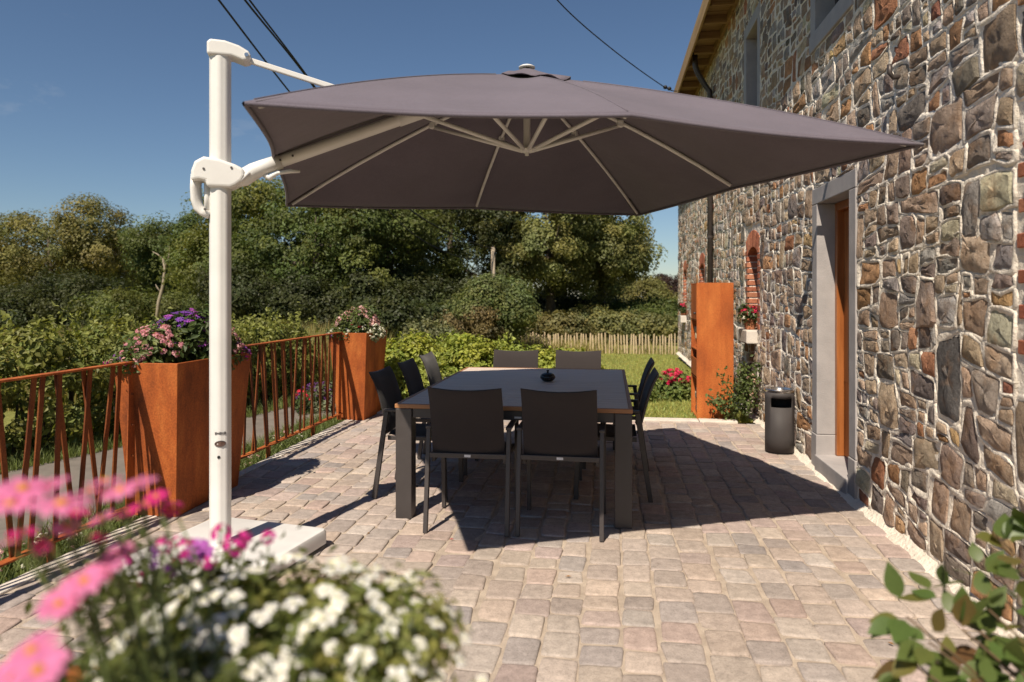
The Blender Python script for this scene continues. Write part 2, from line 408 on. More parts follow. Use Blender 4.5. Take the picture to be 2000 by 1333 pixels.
TX0, TX1, TY0, TY1 = -2.93, 1.70, -1.0, 8.05
def build_terrace():
    rr = random.Random(3)
    bed = MB().bbox((TX0 - 0.02, TY0, -0.3), (TX1 + 0.06, TY1 + 0.02, -0.006)).build("terrace", MT['sand'])
    tag(bed, kind='structure')
    pal = [(0.44, 0.365, 0.32), (0.46, 0.385, 0.335), (0.42, 0.355, 0.315), (0.44, 0.355, 0.32), (0.39, 0.34, 0.312), (0.46, 0.40, 0.355), (0.43, 0.34, 0.31), (0.35, 0.305, 0.285)]
    cells = []
    x = TX0; ci = 0
    while x < TX1 - 0.05:
        cw = rr.uniform(0.150, 0.182)
        if x + cw > TX1 - 0.06: cw = TX1 - x
        y = TY0 - rr.uniform(0, 0.2)
        wob = rr.uniform(0, 6)
        while y < TY1 - 0.04:
            ch = rr.uniform(0.145, 0.225)
            if y + ch > TY1 - 0.05: ch = TY1 - y
            cells.append((x, x + cw, y, y + ch, wob)); y += ch
        x += cw; ci += 1
    singles = []; rest = MB()
    scored = []
    for c in cells:
        cx, cy = (c[0] + c[1]) / 2, (c[2] + c[3]) / 2
        u, v, zc = proj((cx, cy, 0))
        vis = 0 < u < 2000 and v < 1345 and zc > 0 and not (u < 860 and v > 1075)
        scored.append(((c[1] - c[0]) * (c[3] - c[2]) / zc ** 3 if vis else -1, c))
    scored.sort(key=lambda t: -t[0])
    for i, (sc, c) in enumerate(scored):
        x0, x1, y0, y1, wob = c
        wx = 0.008 * math.sin(y0 * 2.3 + wob)
        g = rr.uniform(0.004, 0.009)
        if y1 < 0.9 and sc < 0: continue
        j = lambda s=0.012: rr.uniform(-s, s)
        P = [(x0 + g + wx + j(), y0 + g + j()), (x1 - g + wx + j(), y0 + g + j()), (x1 - g + wx + j(), y1 - g + j()), (x0 + g + wx + j(), y1 - g + j())]
        out = []
        for k in range(4):
            p, a, b = P[k], P[k - 1], P[(k + 1) % 4]
            t = rr.uniform(0.10, 0.2); t2 = rr.uniform(0.10, 0.2)
            out += [(p[0] + (a[0] - p[0]) * t, p[1] + (a[1] - p[1]) * t), (p[0] + ((a[0] + b[0]) / 2 - p[0]) * 0.05, p[1] + ((a[1] + b[1]) / 2 - p[1]) * 0.05), (p[0] + (b[0] - p[0]) * t2, p[1] + (b[1] - p[1]) * t2)]
        cx = sum(p[0] for p in out) / 12; cy = sum(p[1] for p in out) / 12
        h = rr.uniform(-0.004, 0.005); tl = (rr.uniform(-.03, .03), rr.uniform(-.03, .03))
        V = []
        for sc_, z in ((1.0, -0.03), (1.0, -0.004), (0.962, 0.0), (0.80, 0.001)):
            for p in out:
                qx, qy = cx + (p[0] - cx) * sc_, cy + (p[1] - cy) * sc_
                V.append((qx, qy, z + h + (tl[0] * (qx - cx) + tl[1] * (qy - cy) if z > -0.02 else 0) + (rr.uniform(-.0015, .0015) if sc_ < 1 else 0)))
        V.append((cx, cy, 0.001 + h))
        n = 12; Fc = []
        for r_ in range(3):
            for k in range(n): Fc.append((r_ * n + k, r_ * n + (k + 1) % n, (r_ + 1) * n + (k + 1) % n, (r_ + 1) * n + k))
        for k in range(n): Fc.append((3 * n + k, 3 * n + (k + 1) % n, 4 * n))
        b = rr.choice(pal); q = rr.uniform(0.86, 1.08)
        e_ = rr.uniform(-.012, .012); col = (b[0] * q + e_, b[1] * q, b[2] * q - e_)
        if i < 300 and sc > 0:
            mb = MB().add(V, Fc, 0, col); o = mb.build("paving_stone", MT['cobble'], bed, smooth=True)
        else: rest.add(V, Fc, 0, col)
    o = rest.build("paving", MT['cobble'], bed, smooth=True); o["kind"] = "stuff"
    # kerbs
    k = MB(); 
    y = -1.0; rr2 = random.Random(5)
    i = 0
    while y < 8.1:
        L_ = 0.98
        ob = MB().bbox((TX0 - 0.10, y + .004, -0.3), (TX0 - 0.012, min(y + L_, 8.2) - .004, 0.006 + rr2.uniform(-.003, .003))).build("kerb_stone", MT['kerb'], bed, bevel=0.006)
        y += L_
    x = -2.9
    while x < 1.35:
        ob = MB().bbox((x + .004, TY1 + 0.015, -0.3), (min(x + 0.98, 1.45) - .004, TY1 + 0.17, 0.02 + rr2.uniform(-.003, .003))).build("kerb_stone", MT['kerb'], bed, bevel=0.008)
        x += 0.98
build_terrace()

# ------------------------------------------------------------------ the stone house
WX = 1.73
HY0, HY1, HZ = 1.2, 17.7, 5.50
house = thing("stone_house", "long rubble stone farmhouse with pale pointed joints and wooden eaves", "house", (WX, 9, 0))

DOOR = (5.10, 6.14, 0.0, 2.35)
UPWIN = [(5.16, 6.20, 3.52, 4.86), (8.21, 9.14, 3.52, 4.84), (12.2, 13.1, 3.52, 4.84), (2.1, 3.1, 3.52, 4.86)]
GWIN = [(8.38, 8.95, 1.04, 2.06), (12.98, 13.55, 1.04, 2.06), (15.9, 16.45, 0.98, 2.06), (2.46, 3.04, 1.20, 2.04)]
SLAB = (3.66, 3.93, 0.80, 1.30)

def clip(poly, px, py, nx, ny):
    """keep the side where (p-P).n <= 0"""
    out = []
    for i in range(len(poly)):
        a, b = poly[i], poly[(i + 1) % len(poly)]
        da = (a[0] - px) * nx + (a[1] - py) * ny; db = (b[0] - px) * nx + (b[1] - py) * ny
        if da <= 0: out.append(a)
        if da * db < 0:
            t = da / (da - db); out.append((a[0] + (b[0] - a[0]) * t, a[1] + (b[1] - a[1]) * t))
    return out

def area(p):
    return abs(sum(p[i][0] * p[(i + 1) % len(p)][1] - p[(i + 1) % len(p)][0] * p[i][1] for i in range(len(p)))) / 2

def wall_cells(rr):
    ph = [rr.uniform(0, 6.28) for _ in range(8)]
    def warp(y, z):
        dz = 0.045 * math.sin(y * 1.7 + ph[0]) + 0.030 * math.sin(y * 3.9 + z * 1.3 + ph[1]) + 0.018 * math.sin(y * 8.3 + z * 3.1 + ph[2])
        dy = 0.050 * math.sin(z * 3.3 + ph[3]) + 0.030 * math.sin(z * 7.1 + y * 1.1 + ph[4])
        k = min(1, z / 0.25, (HZ - z) / 0.1) if 0 < z < HZ else 0
        return (min(max(y + dy, HY0), HY1 - 0.01), min(max(z + dz * max(k, 0), 0.03), HZ))
    cells = []; z = 0.03
    while z < HZ - 0.02:
        hh = rr.choice([0.14, 0.2, 0.26, 0.32, 0.4, 0.46])
        if z + hh > HZ - 0.08: hh = HZ - z
        y = HY0 - rr.uniform(0, .3)
        while y < HY1:
            w_ = rr.uniform(0.22, 0.75); j0, j1 = rr.uniform(-.03, .03), rr.uniform(-.03, .03)
            p = [warp(y, z), warp(y + w_, z), warp(y + w_, z + hh), warp(y, z + hh)]
            if p[1][0] - p[0][0] > 0.03: cells.append(p)
            y += w_
        z += hh
    holes = [DOOR] + UPWIN + [(g[0] - 0.17, g[1] + 0.17, g[2] - 0.17, g[3] + 0.25) for g in GWIN] + [SLAB]
    for (y0, y1, z0, z1) in holes:
        nxt = []
        for p in cells:
            ys = [q[0] for q in p]; zs = [q[1] for q in p]
            if max(ys) <= y0 or min(ys) >= y1 or max(zs) <= z0 or min(zs) >= z1: nxt.append(p); continue
            rem = p
            for (px, py, nx, ny) in ((y0, 0, -1, 0), (y1, 0, 1, 0), (0, z0, 0, -1), (0, z1, 0, 1)):
                o = clip(rem, px, py, -nx, -ny)
                if len(o) >= 3 and area(o) > 0.002: nxt.append(o)
                rem = clip(rem, px, py, nx, ny)
                if len(rem) < 3: break
        cells = nxt
    out = []
    def sub(p, depth=0):
        a = area(p)
        if a < 0.0016: return
        t = rr.choice([0.010, 0.018, 0.026, 0.036, 0.05, 0.075, 0.10])
        if a < t or depth > 7: out.append(p); return
        ys = [q[0] for q in p]; zs = [q[1] for q in p]; w_, h_ = max(ys) - min(ys), max(zs) - min(zs)
        cy = min(ys) + w_ * rr.uniform(0.34, 0.66); cz = min(zs) + h_ * rr.uniform(0.34, 0.66)
        if w_ * rr.uniform(0.5, 0.8) > h_: an = rr.gauss(0, 0.13)
        else: an = math.pi / 2 + rr.gauss(0, 0.10)
        nx, ny = math.cos(an), math.sin(an)
        for sg in (1, -1):
            q = clip(p, cy, cz, nx * sg, ny * sg)
            if len(q) >= 3: sub(q, depth + 1)
    for p in cells: sub(p)
    return out

STONEPAL = [((0.225, 0.168, 0.125), 6), ((0.18, 0.146, 0.122), 5), ((0.265, 0.20, 0.148), 5), ((0.31, 0.24, 0.175), 4), ((0.15, 0.127, 0.112), 2), ((0.24, 0.135, 0.075), 2), ((0.33, 0.19, 0.10), 1), ((0.20, 0.185, 0.175), 4), ((0.21, 0.10, 0.06), 1), ((0.10, 0.085, 0.075), 2)]
STONEBAG = [c for c, n in STONEPAL for _ in range(n)]

def stone_geo(p, rr, col=None):
    n0 = len(p); c = (sum(q[0] for q in p) / n0, sum(q[1] for q in p) / n0)
    g = rr.uniform(0.008, 0.019)
    q = []
    for a in p:
        d = math.hypot(a[0] - c[0], a[1] - c[1]); t = min(0.45, g * 1.25 / max(d, 1e-3))
        q.append((a[0] + (c[0] - a[0]) * t, a[1] + (c[1] - a[1]) * t))
    # drop tiny edges
    q2 = [q[i] for i in range(n0) if math.hypot(q[i][0] - q[i - 1][0], q[i][1] - q[i - 1][1]) > 0.012]
    if len(q2) < 3: return None
    out = []
    for i in range(len(q2)):
        a, b, d = q2[i], q2[i - 1], q2[(i + 1) % len(q2)]
        t1, t2 = rr.uniform(0.05, 0.17), rr.uniform(0.05, 0.17)
        out += [(a[0] + (b[0] - a[0]) * t1 + rr.uniform(-.005, .005), a[1] + (b[1] - a[1]) * t1 + rr.uniform(-.005, .005)),
                (a[0] + (d[0] - a[0]) * t2 + rr.uniform(-.005, .005), a[1] + (d[1] - a[1]) * t2 + rr.uniform(-.005, .005))]
        if math.hypot(d[0] - a[0], d[1] - a[1]) > 0.13:
            out.append(((a[0] + d[0]) / 2 + rr.uniform(-.008, .008), (a[1] + d[1]) / 2 + rr.uniform(-.008, .008)))
    n = len(out); pr = rr.uniform(0.008, 0.020)
    tl = (rr.uniform(-.07, .07), rr.uniform(-.07, .05)); ar = math.sqrt(area(out)); rg = 0.026 * ar
    V = []; rings = ((1.03, -0.02), (1.0, pr * 0.5), (0.88, pr), (0.56, pr + 0.004), (0.27, pr + 0.005))
    rg = min(0.010, 0.034 * ar)
    for ri, (s_, h) in enumerate(rings):
        for a in out:
            jj = 0 if ri < 2 else 0.10
            s2 = s_ * (1 + rr.uniform(-jj, jj)); y, z = c[0] + (a[0] - c[0]) * s2, c[1] + (a[1] - c[1]) * s2
            V.append((WX - (h + (0 if h < 0 else tl[0] * (y - c[0]) + tl[1] * (z - c[1]) + rr.uniform(-rg, rg) * (0.35 if ri == 1 else 0.85))), y, z))
    V.append((WX - (pr + 0.005 + rr.uniform(-rg, rg)), c[0], c[1]))
    F2 = []
    for r_ in range(4):
        for k in range(n): F2.append((r_ * n + k, (r_ + 1) * n + k, (r_ + 1) * n + (k + 1) % n, r_ * n + (k + 1) % n))
    for k in range(n): F2.append((4 * n + k, 5 * n, 4 * n + (k + 1) % n))
    sg = sum(out[i][0] * out[(i + 1) % n][1] - out[(i + 1) % n][0] * out[i][1] for i in range(n))
    if sg < 0: F2 = [f[::-1] for f in F2]
    if col is None:
        col = rr.choice(STONEBAG); q_ = rr.uniform(1.5, 2.5); col = tuple(min(0.62, t * q_ + rr.uniform(-.012, .012)) for t in col)
    # pointing: a lumpy mortar collar from the joint ridge down to the stone's edge
    CV, CF = [], []
    for k, a in enumerate(out):
        d = math.hypot(a[0] - c[0], a[1] - c[1]); ux, uy = (a[0] - c[0]) / d, (a[1] - c[1]) / d
        w1 = g * rr.uniform(0.8, 2.0) + 0.004; over = -rr.uniform(0.0, 0.007) - (rr.uniform(0.004, 0.022) if rr.random() < 0.3 else 0)
        rh = rr.uniform(0.006, 0.020)
        CV += [(WX - 0.001, a[0] + ux * (over - .012), a[1] + uy * (over - .012)), (WX - rr.uniform(0.005, 0.011), a[0] + ux * over, a[1] + uy * over),
               (WX - rh, a[0] + ux * w1 * 0.55, a[1] + uy * w1 * 0.55), (WX - rh * 0.75, a[0] + ux * w1, a[1] + uy * w1), (WX + 0.012, a[0] + ux * (w1 + 0.012), a[1] + uy * (w1 + 0.012))]
    for k in range(n):
        k2 = (k + 1) % n
        for j in range(4): CF.append((5 * k + j, 5 * k + j + 1, 5 * k2 + j + 1, 5 * k2 + j))
    return V, F2, col, CV, CF

def build_house():
    rr = random.Random(21)
    # mortar bed as a slightly uneven sheet with the openings left out
    holes = [DOOR] + UPWIN + GWIN
    ys = sorted(set([HY0, HY1] + [v for h in holes for v in h[:2]])); zs = sorted(set([-0.3, HZ + 0.15] + [v for h in holes for v in h[2:]]))
    def refine(a, st):
        r_ = []
        for i in range(len(a) - 1):
            n = max(1, int((a[i + 1] - a[i]) / st)); r_ += [a[i] + (a[i + 1] - a[i]) * k / n for k in range(n)]
        return r_ + [a[-1]]
    ys, zs = refine([y for y in ys if y < 9], 0.026) + refine([y for y in ys if y > 8.9], 0.05)[1:], refine(zs, 0.027)
    rn = np.random.default_rng(4)
    V = np.array([[(WX - rn.uniform(-0.002, 0.007), y, z) for y in ys] for z in zs]).reshape(-1, 3); n = len(ys); Fc = []
    for j in range(len(zs) - 1):
        cz = (zs[j] + zs[j + 1]) / 2
        for i in range(n - 1):
            cy = (ys[i] + ys[i + 1]) / 2
            if any(h[0] < cy < h[1] and h[2] < cz < h[3] for h in holes): continue
            Fc.append((j * n + i, (j + 1) * n + i, (j + 1) * n + i + 1, j * n + i + 1))
    wall = MB().add(V.tolist(), Fc).build("wall", MT['mortar'], house, smooth=True)
    # body behind: end walls and back
    MB().bbox((WX + 0.32, HY0, -0.3), (8.2, HY1, HZ + 0.1)).build("rear_body", MT['mortar'], house)
    for yy in (HY0, HY1):
        s_ = 1 if yy == HY0 else -1
        MB().bbox((WX + 0.012, yy, -0.3), (WX + 0.318, yy + 0.3 * s_, HZ + 0.1)).build("gable_end", MT['mortar'], house)
    cells = wall_cells(rr)
    geo = []
    for p in cells:
        g = stone_geo(p, rr)
        if g is None: continue
        c = np.mean(np.array(g[0]), axis=0); u, v, zc = proj(c)
        canopy = False
        vis = -20 < u < 2010 and -20 < v < 1340
        if vis and u < 1800 and v < 413 and v > 150 and (u - 1258) / (1800 - 1258) * (278 - 413) + 413 > v > 140 + (u - 1040) * 0.175: vis = False
        geo.append((area(p) * (abs(c[0]) / zc) / zc ** 2 if vis else -1, g))
    sg = stone_geo([(SLAB[0] + .02, SLAB[2]), (SLAB[1] - .03, SLAB[2] + .03), (SLAB[1], SLAB[3] - .06), (SLAB[0], SLAB[3])], rr, (0.155, 0.145, 0.140))
    geo.append((1e3, sg))
    geo.sort(key=lambda t: -t[0])
    rest = MB(); joints = MB()
    for i, (sc, g) in enumerate(geo):
        joints.add(g[3], g[4])
        if i < 300 and sc > 0: MB().add(g[0], g[1], 0, g[2]).build("stone", MT['stone'], wall, smooth=True, auto=32)
        else: rest.add(g[0], g[1], 0, g[2])
    o = rest.build("rubble_stones", MT['stone'], wall, smooth=True, auto=32); o["kind"] = "stuff"
    o = joints.build("pointing", MT['mortar'], wall, smooth=True); o["kind"] = "stuff"
    # mortar fillet along the foot of the wall
    V = []; k = 0; y = HY0
    while y <= 17.6:
        w_ = 0.045 + rr.uniform(-0.012, 0.02); h_ = 0.06 + rr.uniform(-0.02, 0.03)
        V += [(WX - w_ - 0.03, y, -0.02), (WX - w_, y, 0.012), (WX - w_ * 0.45, y, h_ * 0.45), (WX + 0.005, y, h_)]; y += 0.09; k += 1
    Fc = [(4 * i + j, 4 * i + 4 + j, 4 * i + 5 + j, 4 * i + 1 + j)[::-1] for i in range(k - 1) for j in range(3)]
    MB().add(V, Fc).build("footing", MT['mortar'], house, smooth=True)
    # door surround
    y0, y1, z0, z1 = DOOR; jw = 0.135; dp = 0.30; fx = WX - 0.022
    for (a, b) in ((y0, y0 + jw), (y1 - jw, y1)):
        MB().bbox((fx, a, 0.30), (WX + dp, b, 2.215)).build("door_jamb", MT['bluestone'], house, bevel=0.006)
        MB().bbox((fx - 0.006, a - 0.004, 0.005), (WX + dp, b + 0.004, 0.297)).build("door_plinth", MT['bluestone'], house, bevel=0.006)
    MB().bbox((fx, y0, 2.218), (WX + dp, y1, z1)).build("door_lintel", MT['bluestone'], house, bevel=0.006)
    MB().bbox((fx - 0.02, y0 + jw + 0.003, 0.0), (WX + 0.40, y1 - jw - 0.003, 0.135)).build("doorstep", MT['bluestone'], house, bevel=0.008)
    # door
    ya, yb = y0 + jw, y1 - jw; dx = WX + 0.15
    door = MB().bbox((dx + 0.03, ya + 0.05, 0.14), (dx + 0.075, yb - 0.05, 0.75))
    for (a, b) in ((ya + 0.05, ya + 0.17), (yb - 0.17, yb - 0.05)): door.bbox((dx + 0.025, a, 0.7502), (dx + 0.08, b, 2.15))
    door.bbox((dx + 0.026, ya + 0.17, 2.02), (dx + 0.079, yb - 0.17, 2.15)); door.bbox((dx + 0.024, ya + 0.17, 0.7502), (dx + 0.081, yb - 0.17, 0.85))
    door = door.build("door", MT['doorwood'], house, bevel=0.006)
    fr = MB()
    for (a, b) in ((ya, ya + 0.05), (yb - 0.05, yb)): fr.bbox((dx - 0.03, a, 0.136), (dx + 0.09, b, 2.216))
    fr.bbox((dx - 0.03, ya + 0.05, 2.15), (dx + 0.09, yb - 0.05, 2.216)); fr.build("frame", MT['doorwood'], door, bevel=0.006)
    md = MB()
    for (a, b) in ((ya + 0.17, ya + 0.185), (yb - 0.185, yb - 0.17)): md.bbox((dx + 0.018, a, 0.85), (dx + 0.05, b, 2.02))
    md.build("moulding", MT['doorwood'], door, bevel=0.004)
    MB().bbox((dx + 0.05, ya + 0.17, 0.85), (dx + 0.056, yb - 0.17, 2.02)).build("pane", MT['dark_glass'], door)
    MB().tube([(dx + 0.02, ya + 0.11, 1.12), (dx - 0.03, ya + 0.11, 1.12), (dx - 0.03, ya + 0.22, 1.12)], 0.009, 8).build("handle", MT['silver'], door, smooth=True)
    # upper windows: bluestone surrounds
    for (a, b, z0, z1) in UPWIN:
        win = MB(); jw = 0.13
        fx = WX - 0.02
        for (p, q) in ((a + jw, a + jw + 0.05), (b - jw - 0.05, b - jw)): win.bbox((WX + 0.14, p, z0 + 0.15), (WX + 0.2, q, z1 - 0.15))
        win.bbox((WX + 0.141, a + jw + .05, z0 + 0.15), (WX + 0.199, b - jw - .05, z0 + 0.21)); win.bbox((WX + 0.141, a + jw + .05, z1 - 0.21), (WX + 0.199, b - jw - .05, z1 - 0.15))
        m_ = (a + b) / 2; win.bbox((WX + 0.142, m_ - 0.03, z0 + 0.21), (WX + 0.198, m_ + 0.03, z1 - 0.21))
        win = win.build("window", MT['pipe'], house, bevel=0.004)
        MB().bbox((WX + 0.17, a + jw + .05, z0 + .2), (WX + 0.176, b - jw - .05, z1 - .2)).build("pane", MT['dark_glass'], win)
        MB().bbox((fx - .01, a - 0.002, z0), (WX + 0.3, b + 0.002, z0 + 0.147)).build("sill", MT['bluestone'], win, bevel=0.006)
        MB().bbox((fx, a, z1 - 0.147), (WX + 0.3, b, z1)).build("lintel", MT['bluestone'], win, bevel=0.006)
        for (p, q) in ((a, a + jw), (b - jw, b)): MB().bbox((fx, p, z0 + 0.15), (WX + 0.3, q, z1 - 0.15)).build("jamb", MT['bluestone'], win, bevel=0.006)
    # ground floor windows with brick jambs and arch
    br = [(0.36, 0.125, 0.07), (0.42, 0.16, 0.09), (0.31, 0.10, 0.06), (0.45, 0.19, 0.11)]
    for gi, (a, b, z0, z1) in enumerate(GWIN):
        win = MB()
        for (p, q) in ((a, a + 0.05), (b - 0.05, b)): win.bbox((WX + 0.21, p, z0), (WX + 0.26, q, z1 + 0.02))
        win.bbox((WX + 0.211, a + .05, z0), (WX + 0.259, b - .05, z0 + 0.05)); win.bbox((WX + 0.211, a + .05, z1 - 0.08), (WX + 0.259, b - .05, z1 + .02))
        win.bbox((WX + 0.212, (a + b) / 2 - .02, z0 + .05), (WX + 0.258, (a + b) / 2 + .02, z1 - .08))
        win = win.build("window", MT['doorwood'], house, bevel=0.004)
        MB().bbox((WX + 0.235, a + .05, z0 + .05), (WX + 0.24, b - .05, z1 - .08)).build("pane", MT['dark_glass'], win)
        ln = MB()
        for (p, q) in ((a - 0.1, a - 0.006), (b + 0.006, b + 0.1)): ln.bbox((WX + 0.012, p, z0 - .05), (WX + 0.33, q, z1 + .05))
        ln.bbox((WX + 0.012, a - .1, z1 + 0.052), (WX + 0.33, b + .1, z1 + .2)); ln.build("reveal", MT['mortar'], win)
        z = z0 + 0.012; k = 0
        while z < z1 - 0.05:
            for sd in (-1, 1):
                L_ = 0.15 if (k + (sd > 0)) % 2 else 0.095
                L_ += rr.uniform(-.006, .006)
                e0 = a if sd < 0 else b
                p, q = (e0 - L_, e0 + 0.004) if sd < 0 else (e0 - 0.004, e0 + L_)
                c = rr.choice(br); w2 = rr.uniform(.8, 1.15)
                MB().bbox((WX - 0.012 + rr.uniform(-.004, .004), p, z), (WX + 0.205, q, z + 0.058 + rr.uniform(-.003, .003)), 0, tuple(t * w2 for t in c)).build("brick", MT['brick'], win, bevel=0.004, seg=1)
            z += 0.075; k += 1
        # arch of standing bricks, slightly fanned
        nb = 11; mid = (a + b) / 2; cz = z1 - 0.55; rad = 0.55 + 0.02
        for k in range(nb):
            an = (k - (nb - 1) / 2) / (nb - 1) * 1.06
            c = rr.choice(br); w2 = rr.uniform(.8, 1.15)
            ctr = (WX + 0.0975, mid + math.sin(an) * (rad + 0.105), cz + math.cos(an) * (rad + 0.105) - 0.045)
            MB().box(ctr, (0.215, 0.055, 0.205), Matrix.Rotation(-an, 3, 'X'), 0, tuple(t * w2 for t in c)).build("brick", MT['brick'], win, bevel=0.004, seg=1)
        MB().bbox((WX - (0.13 if gi < 3 else -0.01), a + 0.02, z0 - 0.16), (WX + 0.205, b + 0.03, z0 - 0.002)).build("sill", MT['kerb'], win, bevel=0.012)
    # eaves
    ex = WX - 0.37; EZ = 0.17
    fas = MB().bbox((ex - 0.06, HY0 - .3, 5.340), (ex - 0.03, HY1 + 0.35, 5.600)).build("fascia", MT['fascia'], house, bevel=0.004)
    sof = MB().bbox((ex - 0.028, HY0, 5.515), (WX + 0.3, HY1 + 0.3, 5.540)).build("soffit", MT['oldwood'], house)
    y = 4.0
    while y < HY1 + 0.25:
        wv = rr.uniform(0.105, 0.135)
        MB().bbox((ex - 0.026, y + 0.004, 5.487 + rr.uniform(-.006, .004)), (WX - 0.002, y + wv - 0.004, 5.513)).build("soffit_board", MT['oldwood'], sof)
        y += wv
    y = 4.6
    while y < HY1: 
        MB().bbox((ex + 0.004, y, 5.370), (WX - 0.004, y + 0.07, 5.482)).build("rafter_end", MT['oldwood'], sof, bevel=0.004); y += 0.62
    MB().bbox((WX - 0.06, HY0, 5.375), (WX - 0.015, HY1, 5.480)).build("wall_plate", MT['oldwood'], house, bevel=0.004)
    MB().add([(ex - 0.028, HY0 - .3, 5.590), (ex - 0.028, HY1 + .34, 5.590), (5.170, HY1 + .38, 7.9), (5.170, HY0 - .3, 7.9), (8.6, HY1 + .38, 5.570), (8.6, HY0 - .3, 5.570),
              (ex - 0.028, HY0 - .3, 5.545), (ex - 0.028, HY1 + .34, 5.545), (5.170, HY1 + .38, 7.80), (5.170, HY0 - .3, 7.80), (8.6, HY1 + .38, 5.470), (8.6, HY0 - .3, 5.470)],
             [(3, 2, 1, 0), (5, 4, 2, 3), (6, 7, 8, 9), (9, 8, 10, 11), (0, 1, 7, 6), (4, 5, 11, 10), (0, 6, 9, 3), (3, 9, 11, 5), (1, 2, 8, 7), (2, 4, 10, 8)]).build("roof", MT['rooftile'], house)
    # downpipe with swan neck
    py = 11.75
    MB().tube([(ex + 0.05, py, 5.490), (ex + 0.06, py, 5.270), (ex + 0.10, py, 5.150), (WX - 0.16, py, 4.950), (WX - 0.075, py, 4.830), (WX - 0.07, py, 4.5), (WX - 0.07, py, 0.0)], 0.045, 12).build("downpipe", MT['pipe'], house, smooth=True)
    for zz in (0.6, 2.4, 4.1):
        MB().tube([(WX - 0.07, py, zz), (WX - 0.07, py, zz + 0.035)], 0.053, 12).build("pipe_bracket", MT['pipe'], house, smooth=False)
    # iron wall hooks whose shadows fall down the stones
    for (yy, zz, L_) in ((4.38, 2.77, 0.07), (7.55, 2.62, 0.07)):
        MB().tube([(WX + 0.02, yy, zz), (WX - L_ * 0.7, yy, zz - 0.01), (WX - L_, yy, zz + 0.02), (WX - L_, yy, zz + 0.07)], 0.014, 8).build("iron_hook", MT['pipe'], house, smooth=True)
    lamp = MB().tube([(WX - 0.005, 5.60, 2.52), (WX - 0.10, 5.60, 2.52), (WX - 0.20, 5.60, 2.525), (WX - 0.31, 5.60, 2.52)], [0.028, 0.026, 0.022, 0.012], 12).build("lamp_arm", MT['pipe'], house, smooth=True)
    MB().lathe([(0.02, 0.0), (0.075, -0.05), (0.078, -0.058), (0.01, -0.012)], (WX - 0.24, 5.60, 2.515), 20).build("lamp_shade", MT['pipe'], lamp, smooth=True)
build_house()

# ------------------------------------------------------------------ cantilever umbrella
UC, UTH = Vector((-0.493, 4.118, 0)), 0.4105
UD = Vector((math.cos(UTH), math.sin(UTH), 0)); UN = Vector((-math.sin(UTH), math.cos(UTH), 0))
def up(a, b, z): return UC + UD * a + UN * b + Vector((0, 0, z))
H = 1.45
CZ = {(-1, -1): 2.13, (1, -1): 2.158, (1, 1): 2.16, (-1, 1): 2.14}
MZ = {(-1, 0): 2.225, (1, 0): 2.18, (0, -1): 2.19, (0, 1): 2.17}
TOPZ = 2.79
def canopy_z(a, b):
    """a,b in [-1,1]: height of the cloth"""
    s_ = max(abs(a), abs(b), 1e-6); ea, eb = a / s_, b / s_
    sec = abs(abs(ea) - abs(eb))                     # 0 on a corner rib, 1 on a mid rib
    ck = (1 if ea > 0 else -1, 1 if eb > 0 else -1)
    mk = ((1 if ea > 0 else -1), 0) if abs(ea) >= abs(eb) else (0, (1 if eb > 0 else -1))
    z_e = CZ[ck] * (1 - sec) + MZ[mk] * sec
    prof = 1 - (0.80 * s_ + 0.20 * s_ ** 2.4)
    sag = -0.028 * math.sin(math.pi * sec) * math.sin(math.pi * min(1, s_)) ** 0.7 - 0.012 * math.sin(math.pi * sec) * s_
    return z_e + (TOPZ - z_e) * prof + sag

